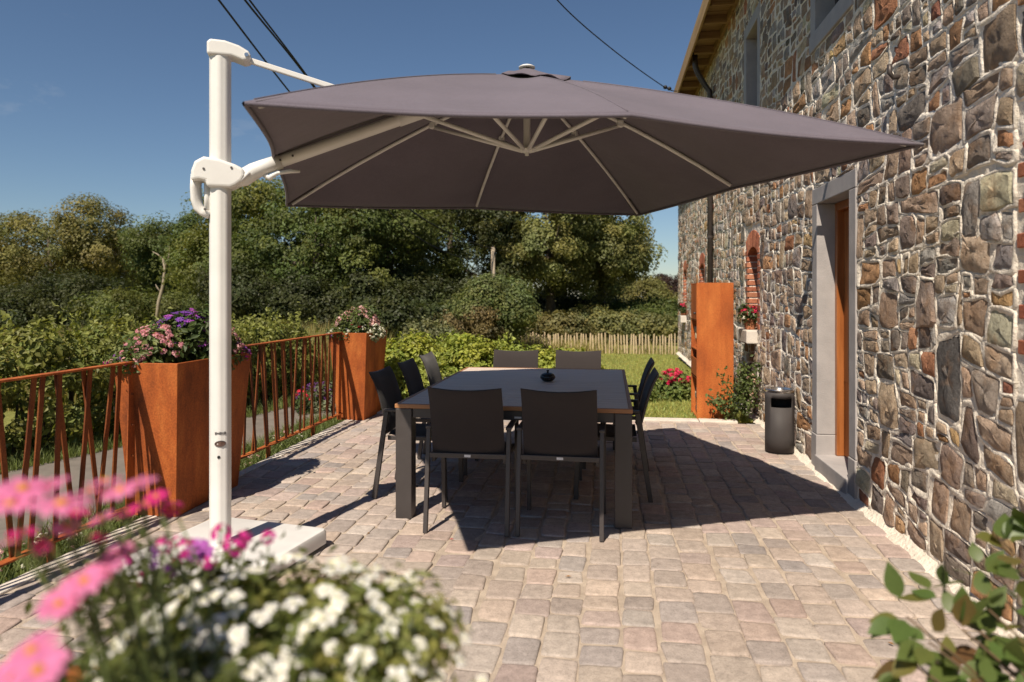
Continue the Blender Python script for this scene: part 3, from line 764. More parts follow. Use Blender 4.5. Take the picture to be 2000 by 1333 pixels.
def build_umbrella():
    U = thing("cantilever_umbrella", "large taupe square cantilever umbrella on a white pole, shading the dining table", "umbrella", up(-1.72, 0, 0))
    # canopy cloth
    N_ = 48; V = []; idx = {}
    for j in range(N_ + 1):
        for i in range(N_ + 1):
            a, b = -1 + 2 * i / N_, -1 + 2 * j / N_
            s_ = max(abs(a), abs(b)); sec = abs(abs(a) - abs(b)) / max(s_, 1e-6)
            bow = 1 - 0.019 * math.sin(math.pi * sec) * s_ ** 3
            idx[(i, j)] = len(V); V.append(up(a * H * bow, b * H * bow, canopy_z(a, b)))
    Fc = []
    for j in range(N_):
        for i in range(N_):
            q = (idx[(i, j)], idx[(i + 1, j)], idx[(i + 1, j + 1)], idx[(i, j + 1)])
            if (i < N_ / 2) == (j < N_ / 2): Fc += [(q[0], q[1], q[2]), (q[0], q[2], q[3])]
            else: Fc += [(q[0], q[1], q[3]), (q[1], q[2], q[3])]
    cn = MB().add(V, Fc).build("canopy", MT['canopy'], U, smooth=True)
    sm = cn.modifiers.new("thick", 'SOLIDIFY'); sm.thickness = 0.004
    # hem
    ring = [(i, 0) for i in range(N_)] + [(N_, j) for j in range(N_)] + [(i, N_) for i in range(N_, 0, -1)] + [(0, j) for j in range(N_, 0, -1)]
    pts = [V[idx[r_]] + Vector((0, 0, -0.008)) for r_ in ring]; pts.append(pts[0])
    MB().tube(pts, 0.009, 6, up=(0, 0, 1), caps=False).build("hem", MT['canopy'], cn, smooth=True)
    for (a, b) in list(CZ) + list(MZ):
        MB().tube([up(a * H * t, b * H * t, canopy_z(a * t, b * t) + 0.001) for t in [0.18 + 0.80 * i / 12 for i in range(13)]], 0.0035, 5, up=(0, 0, 1)).build("seam", MT['canopy'], cn, smooth=True)
    # reinforced corner pockets
    for ck in CZ:
        p0 = up(ck[0] * H * 0.985, ck[1] * H * 0.985, canopy_z(ck[0] * .985, ck[1] * .985) - 0.014); p1 = up(ck[0] * H * 0.86, ck[1] * H * 0.86, canopy_z(ck[0] * .86, ck[1] * .86) - 0.016)
        MB().bar(p0, p1, 0.05, 0.012).build("corner_pocket", MT['sling'], cn, bevel=0.004)
    # vent flap with wavy hem, and finial
    V = []; nr, na = 4, 64
    for r_ in range(nr + 1):
        for k in range(na):
            t = 2 * math.pi * k / na; sq = 1 / max(abs(math.cos(t)), abs(math.sin(t)))
            s_ = (0.02 + 0.98 * r_ / nr); rad = 0.27 * (0.55 + 0.45 * sq / 1.2) * s_
            z = max(canopy_z(math.cos(t) * rad / H, math.sin(t) * rad / H) + 0.022, TOPZ + 0.05 - 0.14 * s_) + (0.013 * math.sin(9 * t + 0.6) * s_ ** 3 if r_ == nr else 0.004 * math.sin(8 * t) * s_)
            V.append(up(math.cos(t) * rad, math.sin(t) * rad, z))
    Fc = [(r_ * na + k, r_ * na + (k + 1) % na, (r_ + 1) * na + (k + 1) % na, (r_ + 1) * na + k) for r_ in range(nr) for k in range(na)]
    vt = MB().add(V, [f[::-1] for f in Fc]).build("vent_flap", MT['canopy'], cn, smooth=True)
    sm = vt.modifiers.new("thick", 'SOLIDIFY'); sm.thickness = 0.004
    MB().lathe([(0.05, 0.0), (0.05, 0.006), (0.036, 0.014), (0.001, 0.018)], up(0, 0, TOPZ + 0.042), 20).build("finial", MT['white'], U, smooth=True)
    # ribs and struts
    hub_z = 2.335
    for (a, b) in list(CZ) + list(MZ):
        ends = 0.97 if a and b else 0.965
        P = [up(a * H * t, b * H * t, canopy_z(a * t, b * t) - 0.024) for t in (0.06, 0.2, 0.35, 0.5, 0.65, 0.8, ends)]
        tt = 0.36 if a and b else 0.42
        if (a, b) == (-1, 0): tt = 0.47
        if a and b: tt = 0.34
        if (a, b) != (-1, 0):
            rib = MB()
            for i in range(len(P) - 1): pass
            rib = MB().tube(P, 0.0125, 8, up=(0, 0, 1), flat=0.8).build("rib", MT['white'], U, smooth=True)
        else:
            rib = MB().tube(P[:4], 0.0125, 8, up=(0, 0, 1)).build("rib", MT['white'], U, smooth=True)
        dirv = (UD * a + UN * b).normalized()
        e = up(a * H * tt, b * H * tt, canopy_z(a * tt, b * tt) - 0.045)
        st = up(0, 0, hub_z) + dirv * 0.035
        MB().tube([st, e], 0.013, 8).build("strut", MT['white'], U, smooth=True)
        MB().bar(e - dirv * 0.02 + Vector((0, 0, 0.012)), e + dirv * 0.02 + Vector((0, 0, 0.012)), 0.034, 0.045).build("strut_joint", MT['white_dull'], U, bevel=0.005)
    MB().lathe([(0.001, -0.032), (0.012, -0.032), (0.012, -0.014), (0.046, -0.008), (0.05, 0.004), (0.042, 0.014), (0.016, 0.018), (0.014, 0.06), (0.001, 0.06)], up(0, 0, hub_z), 24).build("lower_hub", MT['white_dull'], U, smooth=True, auto=35)
    MB().tube([up(0, 0, hub_z), up(0, 0, TOPZ - 0.03)], 0.021, 12).build("centre_post", MT['white'], U, smooth=True, auto=40)
    MB().lathe([(0.03, -0.05), (0.06, -0.045), (0.06, 0.0), (0.03, 0.01)], up(0, 0, TOPZ - 0.04), 20).build("upper_hub", MT['white_dull'], U, smooth=True, auto=35)
    # pole: fluted tube
    pc = up(-1.72, 0, 0); V = []; n = 48
    for z in (0.11, 2.735):
        for k in range(n):
            t = 2 * math.pi * k / n
            r_ = 0.054 + (0 if (k % 6) else -0.0016) + (0.0008 if k % 6 in (2, 3, 4) else 0)
            V.append(pc + Vector((math.cos(t) * r_, math.sin(t) * r_ * 1.0, z)))
    MB().add(V, [(k, (k + 1) % n, n + (k + 1) % n, n + k) for k in range(n)] + [tuple(range(n, 2 * n))]).build("pole", MT['white'], U, smooth=True, auto=30)
    # top cap: extruded hood profile towards the canopy
    def plate(prof, th, name, m, bev, parent=U, off=0.0):
        V = [up(-1.72 + d, s_ * th / 2 + off, z) for s_ in (-1, 1) for d, z in prof]; k = len(prof)
        return MB().add(V, [tuple(range(k)), tuple(reversed(range(k, 2 * k)))] + [(i, k + i, k + (i + 1) % k, (i + 1) % k) for i in range(k)]).build(name, m, parent, bevel=bev, seg=3)
    plate([(-0.060, 2.735), (0.062, 2.735), (0.120, 2.715), (0.150, 2.722), (0.160, 2.745), (0.148, 2.768), (0.10, 2.795), (0.03, 2.815), (-0.045, 2.818), (-0.060, 2.80)], 0.122, "top_cap", MT['white'], 0.012)
    MB().tube([up(-1.72 + 0.138, -0.068, 2.745), up(-1.72 + 0.138, 0.068, 2.745)], 0.011, 12).build("pivot_bolt", MT['silver'], U, smooth=True, auto=40)
    # top stay rod down to the crown rib
    ta = 0.50
    MB().bar(up(-1.60, 0, 2.742), up(-H * ta, 0, canopy_z(-ta, 0) - 0.02), 0.024, 0.030).build("stay_rod", MT['white'], U, bevel=0.005)
    # arm sleeve, collar
    A0, A1 = up(-1.44, 0, 2.184), up(-0.66, 0, canopy_z(-0.455, 0) - 0.055)
    ad = (A1 - A0).normalized()
    MB().tube([A0, A1], 0.034, 20).build("arm", MT['white'], U, smooth=True, auto=40)
    MB().tube([A1 - ad * 0.12, A1 + ad * 0.04], 0.039, 20).build("arm_collar", MT['white_dull'], U, smooth=True, auto=40)
    MB().tube([A1 + ad * 0.04, A1 + ad * 0.24], [0.031, 0.02], 16).build("arm_end", MT['white_dull'], U, smooth=True, auto=40)
    # sliding clamp housing with hand loop
    cl = plate([(-0.135, 2.115), (-0.118, 2.165), (-0.075, 2.192), (-0.0, 2.183), (0.08, 2.158), (0.125, 2.135), (0.13, 2.10), (0.115, 2.07), (0.085, 2.045), (0.058, 2.032), (-0.058, 2.032), (-0.066, 2.062), (-0.095, 2.068), (-0.136, 2.06)], 0.140, "clamp_housing", MT['white'], 0.016)
    MB().tube([up(-1.72 - 0.118, 0, 2.10), up(-1.72 - 0.122, 0, 2.03), up(-1.72 - 0.119, 0, 1.97), up(-1.72 - 0.108, 0, 1.928), up(-1.72 - 0.085, 0, 1.908), up(-1.72 - 0.05, 0, 1.892)], 0.0215, 12, flat=1.9).build("hand_loop", MT['white'], cl, smooth=True)
    MB().tube([up(-1.72 - 0.064, 0, 2.07), up(-1.72 - 0.064, 0, 1.90)], 0.014, 10, flat=1.6).build("hand_loop_back", MT['white'], cl, smooth=True)
    for (d, z) in ((-0.072, 2.125), (0.064, 2.137), (-0.070, 1.915)):
        MB().tube([up(-1.72 + d, -0.0745 if z > 2 else -0.03, z), up(-1.72 + d, -0.0705 if z > 2 else -0.05, z)], 0.0062, 10).build("screw", MT['ink'], cl)
    MB().tube([up(-1.72 + 0.05, 0, 2.085), up(-1.72 + 0.12, 0, 2.10), up(-1.72 + 0.17, 0, 2.135), up(-1.72 + 0.21, 0, 2.155), A0 + ad * 0.03], [0.05, 0.048, 0.045, 0.042, 0.040], 20).build("knuckle", MT['white'], U, smooth=True)
    MB().tube([up(-1.72 + 0.03, -0.05, 2.05), up(-1.72 + 0.11, -0.056, 2.075), up(-1.72 + 0.15, -0.05, 2.12)], 0.011, 8).build("hinge_strap", MT['white_dull'], U, smooth=True)
    MB().tube([up(-1.72 + 0.225, 0, 2.118), up(-1.72 + 0.25, -0.01, 2.10), up(-1.72 + 0.29, -0.012, 2.128), up(-1.72 + 0.36, -0.012, 2.142), up(-1.72 + 0.41, -0.012, 2.142)], [0.016, 0.017, 0.011, 0.012, 0.008], 10).build("tilt_lever", MT['white_dull'], U, smooth=True)
    for t in (0.03, 0.10):
        p = A0 + ad * t
        MB().tube([p - UN * 0.0345, p - UN * 0.0425], 0.006, 10).build("screw", MT['ink'], U)
    # stickers and screw on the pole facing the terrace
    vd = (Vector((0, 0, 0)) - pc); vd.z = 0; vd.normalize(); sd = Vector((-vd.y, vd.x, 0))
    fc = pc + vd * 0.0556
    lb = MB()
    for k in range(-2, 3):
        for r_ in (0,):
            q = vd * math.sqrt(max(0, 0.0556 ** 2 - (k * 0.011) ** 2)) + sd * (k * 0.011)
            nrm = q.normalized(); s2 = Vector((-nrm.y, nrm.x, 0)); c0 = pc + q + Vector((0, 0, 0.728))
            for k2 in (-1, 1): lb.bar(c0 + s2 * (0.0028 * k2 - 0.0018) + nrm * .0006, c0 + s2 * (0.0028 * k2 + 0.0018) + nrm * .0006, 0.001, 0.009 + 0.005 * ((k * 3 + k2) % 2))
    lb.build("lettering", MT['ink'], U)
    ov = []
    for k in range(28):
        t = 2 * math.pi * k / 28; x = 0.027 * math.cos(t); 
        q = vd * math.sqrt(0.0562 ** 2 - x * x) + sd * x; ov.append(pc + q + Vector((0, 0, 0.672 + 0.0155 * math.sin(t))))
    ov.append(pc + vd * 0.0564 + Vector((0, 0, 0.672)))
    MB().add(ov, [(k, (k + 1) % 28, 28) for k in range(28)]).build("oval_badge", MT['bronze'], U)
    rb = [p + vd * 0.0006 for p in ov[:28]]; rb.append(rb[0])
    MB().tube(rb, 0.0018, 6, caps=False).build("badge_rim", MT['ink'], U, smooth=True)
    p = pc + vd * 0.054 + Vector((0, 0, 0.602)) - sd * 0.008
    MB().tube([p, p + vd * 0.003], 0.008, 12).build("screw", MT['darkhole'], U)
    # base slab and foot plate
    hb = 0.39; BD, BN = Vector((math.cos(R(-9)), math.sin(R(-9)), 0)), Vector((-math.sin(R(-9)), math.cos(R(-9)), 0))
    def rrect(h_, z, r_=0.04, m_=6):
        o = []
        for cx, cy, a0 in ((h_ - r_, h_ - r_, 0), (-h_ + r_, h_ - r_, 90), (-h_ + r_, -h_ + r_, 180), (h_ - r_, -h_ + r_, 270)):
            for k in range(m_ + 1):
                t = R(a0 + 90 * k / m_); o.append(pc + BD * (cx + r_ * math.cos(t)) + BN * (cy + 0.05 + r_ * math.sin(t)) + Vector((0, 0, z)))
        return o
    rings = [rrect(hb - .02, 0.012), rrect(hb, 0.025), rrect(hb, 0.088), rrect(hb - 0.008, 0.104), rrect(hb - 0.025, 0.110)]
    k = len(rings[0]); V = [p for r_ in rings for p in r_]
    Fc = [(r_ * k + i, r_ * k + (i + 1) % k, (r_ + 1) * k + (i + 1) % k, (r_ + 1) * k + i) for r_ in range(4) for i in range(k)] + [tuple(range(4 * k, 5 * k)), tuple(reversed(range(k)))]
    MB().add(V, Fc).build("base", MT['white_dull'], U, smooth=True, auto=35)
    MB().lathe([(0.11, 0.108), (0.11, 0.118), (0.072, 0.124), (0.058, 0.14), (0.0545, 0.14)], pc, 32).build("pole_foot", MT['white'], U, smooth=True, auto=35)
build_umbrella()

# ------------------------------------------------------------------ dining table
def copy_tree(o, parent=None):
    c = o.copy(); COL.objects.link(c)
    if parent is not None: c.parent = parent; c.matrix_parent_inverse = o.matrix_parent_inverse.copy()
    for ch in [x for x in CHILD.get(o.name, [])]: copy_tree(ch, c)
    return c
CHILD = {}
def index_children():
    CHILD.clear()
    for o in bpy.data.objects:
        if o.parent is not None: CHILD.setdefault(o.parent.name, []).append(o)

TBX0, TBX1, TBY0, TBY1, TBZ = -1.385, 0.145, 4.32, 6.61, 0.75
def build_table():
    T = thing("dining_table", "long outdoor dining table with slatted wooden top and square charcoal legs", "table", ((TBX0 + TBX1) / 2, (TBY0 + TBY1) / 2, 0))
    rr = random.Random(2); n = 25; st = (TBY1 - TBY0 - 0.05) / n
    for i in range(n):
        y = TBY0 + 0.025 + i * st
        MB().bbox((TBX0 + 0.026, y + 0.0045, TBZ - 0.024), (TBX1 - 0.026, y + st - 0.0045, TBZ + rr.uniform(-.0006, .0006))).build("slat", MT['teak'], T, bevel=0.0022)
    for (a, b) in (((TBX0, TBY0, TBZ - 0.026), (TBX1, TBY0 + 0.024, TBZ + 0.001)), ((TBX0, TBY1 - 0.024, TBZ - 0.026), (TBX1, TBY1, TBZ + 0.001)),
                   ((TBX0, TBY0 + .0245, TBZ - 0.026), (TBX0 + 0.024, TBY1 - .0245, TBZ + 0.001)), ((TBX1 - 0.024, TBY0 + .0245, TBZ - 0.026), (TBX1, TBY1 - .0245, TBZ + 0.001))):
        MB().bbox(a, b).build("edge_trim", MT['teak_edge'], T, bevel=0.003)
    w_ = 0.108
    for x in (TBX0 + 0.004, TBX1 - w_ - 0.004):
        for y in (TBY0 + 0.004, TBY1 - w_ - 0.004):
            MB().bbox((x, y, 0.004), (x + w_, y + w_, TBZ - 0.028)).build("leg", MT['charcoal'], T, bevel=0.005)
    for y in (TBY0 + 0.02, TBY1 - 0.06): MB().bbox((TBX0 + w_ + .006, y, 0.660), (TBX1 - w_ - .006, y + 0.04, TBZ - 0.028)).build("apron", MT['charcoal'], T, bevel=0.003)
    for x in (TBX0 + 0.02, TBX1 - 0.06): MB().bbox((x, TBY0 + w_ + .006, 0.660), (x + 0.04, TBY1 - w_ - .006, TBZ - 0.028)).build("apron", MT['charcoal'], T, bevel=0.003)
    MB().bbox((-0.60, TBY0 + 0.0185, 0.672), (-0.555, TBY0 + 0.0197, 0.684)).build("maker_tag", MT['tag'], T)
build_table()

def build_bowl():
    b = thing("sugar_pot", "small round black glazed pot with a knobbed lid on the table", "pot", (-0.50, 5.62, TBZ + 0.0015))
    c = (-0.50, 5.62, TBZ + 0.0015)
    MB().lathe([(0.001, 0.0), (0.034, 0.0), (0.040, 0.004), (0.058, 0.020), (0.063, 0.034), (0.058, 0.048), (0.050, 0.052)], c, 32).build("body", MT['black'], b, smooth=True)
    lid = MB().lathe([(0.054, 0.0525), (0.052, 0.058), (0.030, 0.068), (0.010, 0.071), (0.008, 0.072)], c, 32).build("lid", MT['black'], b, smooth=True)
    MB().lathe([(0.0085, 0.0715), (0.0075, 0.080), (0.011, 0.087), (0.010, 0.092), (0.001, 0.093)], c, 20).build("knob", MT['black'], lid, smooth=True)
build_bowl()

# ------------------------------------------------------------------ chairs (local: faces +y)
def build_chair():
    C = thing("garden_chair", "x", "chair", (0, 0, 0), "stacking armchairs around the table")
    hw = 0.252
    for s_ in (-1, 1):
        x = s_ * hw
        MB().bar((x, -0.26, 0.004), (x, -0.168, 0.628), 0.026, 0.034, (0, 1, 0)).build("leg", MT['charcoal'], C, bevel=0.003, local=True)
        MB().bar((x, 0.262, 0.004), (x, 0.245, 0.628), 0.026, 0.034, (0, 1, 0)).build("leg", MT['charcoal'], C, bevel=0.003, local=True)
        MB().bar((x, -0.188, 0.638), (x, 0.268, 0.640), 0.036, 0.018).build("armrest", MT['charcoal'], C, bevel=0.004, local=True)
        MB().bar((x * 0.9, -0.165, 0.435), (x * 0.9, 0.245, 0.440), 0.022, 0.03).build("seat_rail", MT['charcoal'], C, bevel=0.003, local=True)
    rail = MB().bar((-hw + .013, -0.197, 0.470), (hw - .013, -0.197, 0.470), 0.024, 0.030).build("back_rail", MT['charcoal'], C, bevel=0.003, local=True)
    tg = MB().bbox((-0.020, -0.2112, 0.463), (0.020, -0.2100, 0.478)).build("label_tag", MT['tag'], rail, local=True)
    MB().bar((-hw + .013, 0.248, 0.42), (hw - .013, 0.248, 0.42), 0.02, 0.03).build("front_rail", MT['charcoal'], C, bevel=0.003, local=True)
    # padded sling back and seat
    def pad(path, width, th, name, waves=True):
        n = len(path); m = 9; V = []
        for side in (1, -1):
            for i, (y, z) in enumerate(path):
                a = path[max(i - 1, 0)]; b = path[min(i + 1, n - 1)]
                ty, tz = b[0] - a[0], b[1] - a[1]; L_ = math.hypot(ty, tz); ny, nz = -tz / L_, ty / L_
                for k in range(m):
                    t = -1 + 2 * k / (m - 1)
                    ed = min(1, (1 - abs(t)) * 5 + 0.25); ed2 = min(1, min(i, n - 1 - i) * 0.7 + 0.3)
                    cup = -0.016 * (1 - t * t)
                    V.append((t * width / 2, y + ny * (side * th / 2 * ed * ed2 - cup), z + nz * (side * th / 2 * ed * ed2 - cup) - (0.009 * (1 - t * t) if name == 'backrest' and i == n - 1 else 0)))
        Fc = []; b0 = n * m
        for i in range(n - 1):
            for k in range(m - 1):
                q = (i * m + k, i * m + k + 1, (i + 1) * m + k + 1, (i + 1) * m + k)
                Fc += [q, tuple(b0 + j for j in reversed(q))]
        for i in range(n - 1):
            for k in (0, m - 1):
                q = (i * m + k, (i + 1) * m + k, b0 + (i + 1) * m + k, b0 + i * m + k); Fc.append(q if k == 0 else q[::-1])
        for k in range(m - 1):
            for i in (0, n - 1):
                q = (i * m + k + 1, i * m + k, b0 + i * m + k, b0 + i * m + k + 1); Fc.append(q if i == 0 else q[::-1])
        o = MB().add(V, Fc).build(name, MT['sling'], C, smooth=True, local=True, auto=50); return o
    pad([(-0.165, 0.475), (-0.178, 0.52), (-0.195, 0.58), (-0.215, 0.66), (-0.240, 0.75), (-0.270, 0.83), (-0.300, 0.885), (-0.312, 0.905)], 0.452, 0.030, "backrest")
    pad([(-0.165, 0.462), (-0.09, 0.448), (0.02, 0.446), (0.14, 0.452), (0.23, 0.452), (0.262, 0.435)], 0.43, 0.030, "seat")
    return C
CH = build_chair()
index_children()
chairs = [(-0.868, 4.35, 0, "charcoal armchair with its back to the viewer, beside the table leg lit by sun"),
          (-0.292, 4.36, 0, "charcoal armchair with its back to the viewer, beside the shaded table leg"),
          (-0.925, 6.57, 180, "far end armchair nearest the flower planter, its pale sunlit back above the table"),
          (-0.310, 6.60, 180, "far end armchair nearest the house, its pale sunlit back above the table"),
          (-1.405, 4.98, -90, "first armchair of the three along the planter side, nearest the umbrella pole"),
          (-1.415, 5.68, -90, "middle armchair of the three along the planter side of the table"),
          (-1.42, 6.36, -90, "last armchair of the three along the planter side, nearest the green hedge"),
          (0.03, 5.16, 90, "armchair on the house side of the table, the nearer of two"),
          (0.055, 6.02, 90, "armchair on the house side of the table, the farther of two")]
for i, (x, y, a, lab) in enumerate(chairs):
    c = CH if i == 0 else copy_tree(CH)
    c.location = (x, y, 0.0); c.rotation_euler = (0, 0, R(a + random.Random(i).uniform(-1.5, 1.5))); c["label"] = lab

# ------------------------------------------------------------------ litter bin and firewood cabinet
def build_bin():
    c = (1.565, 6.66, 0.004); B = thing("litter_bin", "cylindrical anthracite ash bin with a dark slot, standing against the stone wall", "bin", c)
    vd = Vector((-c[0], -c[1], 0)).normalized(); a0 = math.atan2(vd.y, vd.x) + 0.18; n = 48; r_ = 0.128
    zs = [0.012, 0.15, 0.425, 0.505, 0.56]; V = []
    for z in zs:
        for k in range(n): t = a0 + 2 * math.pi * k / n; V.append((c[0] + r_ * math.cos(t), c[1] + r_ * math.sin(t), c[2] + z))
    Fc = []
    for i in range(4):
        for k in range(n):
            kk = (k + n // 2) % n - n // 2
            if i == 2 and -6 <= kk < 6: continue
            Fc.append((i * n + k, i * n + (k + 1) % n, (i + 1) * n + (k + 1) % n, (i + 1) * n + k))
    body = MB().add(V, Fc).build("body", MT['bin'], B, smooth=True, auto=30)
    sm = body.modifiers.new("thick", 'SOLIDIFY'); sm.thickness = 0.003; sm.offset = -1
    MB().lathe([(0.001, 0.0), (0.122, 0.0), (0.122, 0.012)], c, 48).build("bottom", MT['darkhole'], B)
    MB().lathe([(0.118, 0.02), (0.118, 0.40)], c, 32).build("liner", MT['darkhole'], B)
    MB().lathe([(0.129, 0.558), (0.131, 0.562), (0.131, 0.580), (0.126, 0.586), (0.112, 0.586), (0.108, 0.570), (0.001, 0.566)], c, 48).build("lid", MT['silver'], B, smooth=True, auto=35)
build_bin()

def build_cabinet():
    x0, x1, y0, y1, z0, z1 = 1.02, 1.44, 8.31, 8.87, 0.0, 1.60
    K = thing("firewood_cabinet", "tall rusty corten steel cabinet with open niches in front of the house", "cabinet", ((x0 + x1) / 2, (y0 + y1) / 2, z0 - 0.02))
    t = 0.012
    MB().bbox((x0, y0, z0 - 0.03), (x1, y0 + t, z1)).build("side_panel", MT['corten_red'], K, bevel=0.002)
    MB().bbox((x0, y1 - t, z0 - 0.03), (x1, y1, z1)).build("side_panel", MT['corten_red'], K, bevel=0.002)
    MB().bbox((x1 - t, y0 + t + .001, z0 - 0.03), (x1, y1 - t - .001, z1)).build("back_panel", MT['corten_red'], K)
    for z in (z0, 0.46, 0.80, 1.15, z1 - t - .002): MB().bbox((x0 + 0.004, y0 + t + .001, z), (x1 - t - .001, y1 - t - .001, z + t)).build("shelf", MT['corten_red'], K)
    d = MB().bbox((x0 - 0.002, y0 + t + .004, 1.165), (x0 + 0.010, y1 - t - .004, z1 - t - .006)).build("door", MT['corten_red'], K, bevel=0.002)
    MB().tube([(x0 - 0.002, y0 + 0.06, 1.24), (x0 - 0.03, y0 + 0.06, 1.24)], 0.014, 10).build("knob", MT['pipe'], d, smooth=True)
    # drop panel below
    MB().bbox((x0 - 0.002, y0 + t + .004, 0.49), (x0 + 0.008, y1 - t - .004, 0.70)).build("flap", MT['corten_red'], K, bevel=0.002)
    rr = random.Random(9)
    for (za, zb) in ((0.012, 0.42), (0.82, 1.1)):
        z = za + 0.055; row = 0
        while z < zb - 0.03:
            y = y0 + 0.075 + (0.045 if row % 2 else 0)
            while y < y1 - 0.06:
                r_ = rr.uniform(0.036, 0.044)
                MB().tube([(x0 + rr.uniform(.03, .08), y, z), (x1 - 0.05, y, z)], r_, 7).build("log", MT['bark'] if rr.random() < .5 else MT['paling'], K)
                y += 0.09
            z += 0.078; row += 1
build_cabinet()

# ------------------------------------------------------------------ corten planters and fence
def planter(name, label, b0, b1, t0, t1, h):
    P_ = thing(name, label, "planter", ((b0[0] + b1[0]) / 2, (b0[1] + b1[1]) / 2, 0), "corten steel planters")
    def rect(a, b, z): return [(a[0], a[1], z), (b[0], a[1], z), (b[0], b[1], z), (a[0], b[1], z)]
    i = 0.02
    V = rect(b0, b1, 0.004) + rect(t0, t1, h) + rect((t0[0] + i, t0[1] + i), (t1[0] - i, t1[1] - i), h) + rect((t0[0] + i, t0[1] + i), (t1[0] - i, t1[1] - i), h - 0.10)
    Fc = [(0, 3, 2, 1)] + [(r_ * 4 + k, r_ * 4 + (k + 1) % 4, (r_ + 1) * 4 + (k + 1) % 4, (r_ + 1) * 4 + k) for r_ in range(3) for k in range(4)]
    MB().add(V, Fc).build("body", MT['corten'], P_, bevel=0.004)
    MB().add(rect((t0[0] + i, t0[1] + i), (t1[0] - i, t1[1] - i), h - 0.05), [(0, 1, 2, 3)]).build("soil", MT['soil'], P_)
    return P_
planter("planter", "rusty corten planter behind the white umbrella pole, with purple flowers", (-3.14, 4.14), (-2.81, 4.90), (-3.20, 4.06), (-2.745, 4.98), 1.02)
planter("planter", "far rusty corten planter at the end of the fence, with pale pink flowers", (-3.14, 7.62), (-2.81, 8.20), (-3.20, 7.54), (-2.75, 8.28), 1.02)
planter("planter", "corten planter closest to the viewer, almost hidden under white flowers", (-0.72, 0.46), (-0.26, 0.82), (-0.76, 0.42), (-0.215, 0.84), 0.965)

def fence(y0, y1, label, end0, end1, seed):
    rr = random.Random(seed); X = -3.07
    Fn = thing("railing", label, "railing", (X, (y0 + y1) / 2, 0), "corten railings along the terrace")
    MB().bbox((X - 0.028, y0, 1.018), (X + 0.028, y1, 1.030)).build("top_rail", MT['corten'], Fn, bevel=0.002)
    MB().bbox((X - 0.028, y0, 0.085), (X + 0.028, y1, 0.097)).build("bottom_rail", MT['corten'], Fn, bevel=0.002)
    y = y0 + 0.07; k = 0
    while y < y1 - 0.06:
        tl = rr.choice([-1, 1]) * rr.uniform(0.03, 0.135)
        yb = min(max(y - tl / 2, y0 + .03), y1 - .03); yt = min(max(y + tl / 2, y0 + .03), y1 - .03)
        off = -0.010 if k % 2 else 0.010
        MB().bar((X + off, yb, 0.098), (X + off, yt, 1.017), 0.009, 0.031, (0, 1, 0)).build("bar", MT['corten_shade'], Fn)  # bars take the corten copy with their shade painted in
        y += rr.uniform(0.075, 0.12); k += 1
    for (e, s_) in ((y0, 1), (y1, -1)):
        if (e == y0 and not end0) or (e == y1 and not end1): continue
        pl = MB(); yb, yt = (e - 0.0 * s_, e)
        pl.add([(X - 0.004, e, 0.03), (X - 0.004, e, 1.016), (X - 0.004, e + 0.05 * s_, 1.016), (X - 0.004, e + 0.085 * s_, 0.03),
                (X + 0.004, e, 0.03), (X + 0.004, e, 1.016), (X + 0.004, e + 0.05 * s_, 1.016), (X + 0.004, e + 0.085 * s_, 0.03)],
               [(0, 1, 2, 3), (7, 6, 5, 4), (0, 4, 5, 1), (1, 5, 6, 2), (2, 6, 7, 3), (3, 7, 4, 0)])
        po = pl.build("end_plate", MT['corten'], Fn, bevel=0.001)
        for zz in (0.2, 0.42, 0.62, 0.82): MB().tube([(X + 0.004, e + 0.03 * s_, zz), (X + 0.012, e + 0.03 * s_, zz)], 0.008, 8).build("bolt", MT['silver'], po)
    for yy in np.arange(y0 + 0.9, y1 - 0.4, 0.95):
        MB().bbox((X - 0.015, yy, -0.11), (X + 0.015, yy + 0.03, 0.084)).build("foot", MT['corten'], Fn)
fence(0.6, 4.09, "rusty railing of criss-crossing bars before the purple planter, lane seen through it", False, True, 3)
fence(4.95, 7.57, "rusty railing of criss-crossing bars between the two corten planters", True, True, 8)

# ------------------------------------------------------------------ vegetation helpers
def at(u, zc):
    xc = (u - 1000) / F * zc
    return (xc * CA - zc * SA, xc * SA + zc * CA)

def unit(a): return a / np.maximum(np.linalg.norm(a, axis=1, keepdims=True), 1e-9)

def leaf_mesh(name, C, D, size, cols, mat, parent=None, aspect=0.62, rng=RNG):
    """one kite-shaped, slightly folded leaf per centre"""
    n = len(C); D = unit(D)
    T = unit(np.cross(D, rng.normal(size=(n, 3)))); B = np.cross(D, T)
    s_ = np.asarray(size).reshape(-1, 1) * np.ones((n, 1))
    f = rng.uniform(0.05, 0.25, (n, 1))
    V = np.stack([C - T * s_ * 0.5, C + B * s_ * aspect * 0.5 + D * s_ * f - T * s_ * 0.05, C + T * s_ * 0.5, C - B * s_ * aspect * 0.5 + D * s_ * f - T * s_ * 0.05], 1).reshape(-1, 3)
    Fc = np.arange(4 * n).reshape(n, 4)
    me = bpy.data.meshes.new(name)
    set_mesh(me, V, Fc, np.repeat(np.clip(cols, 0.002, 1), 4, axis=0), False, [mat])
    return link(name, me, parent)

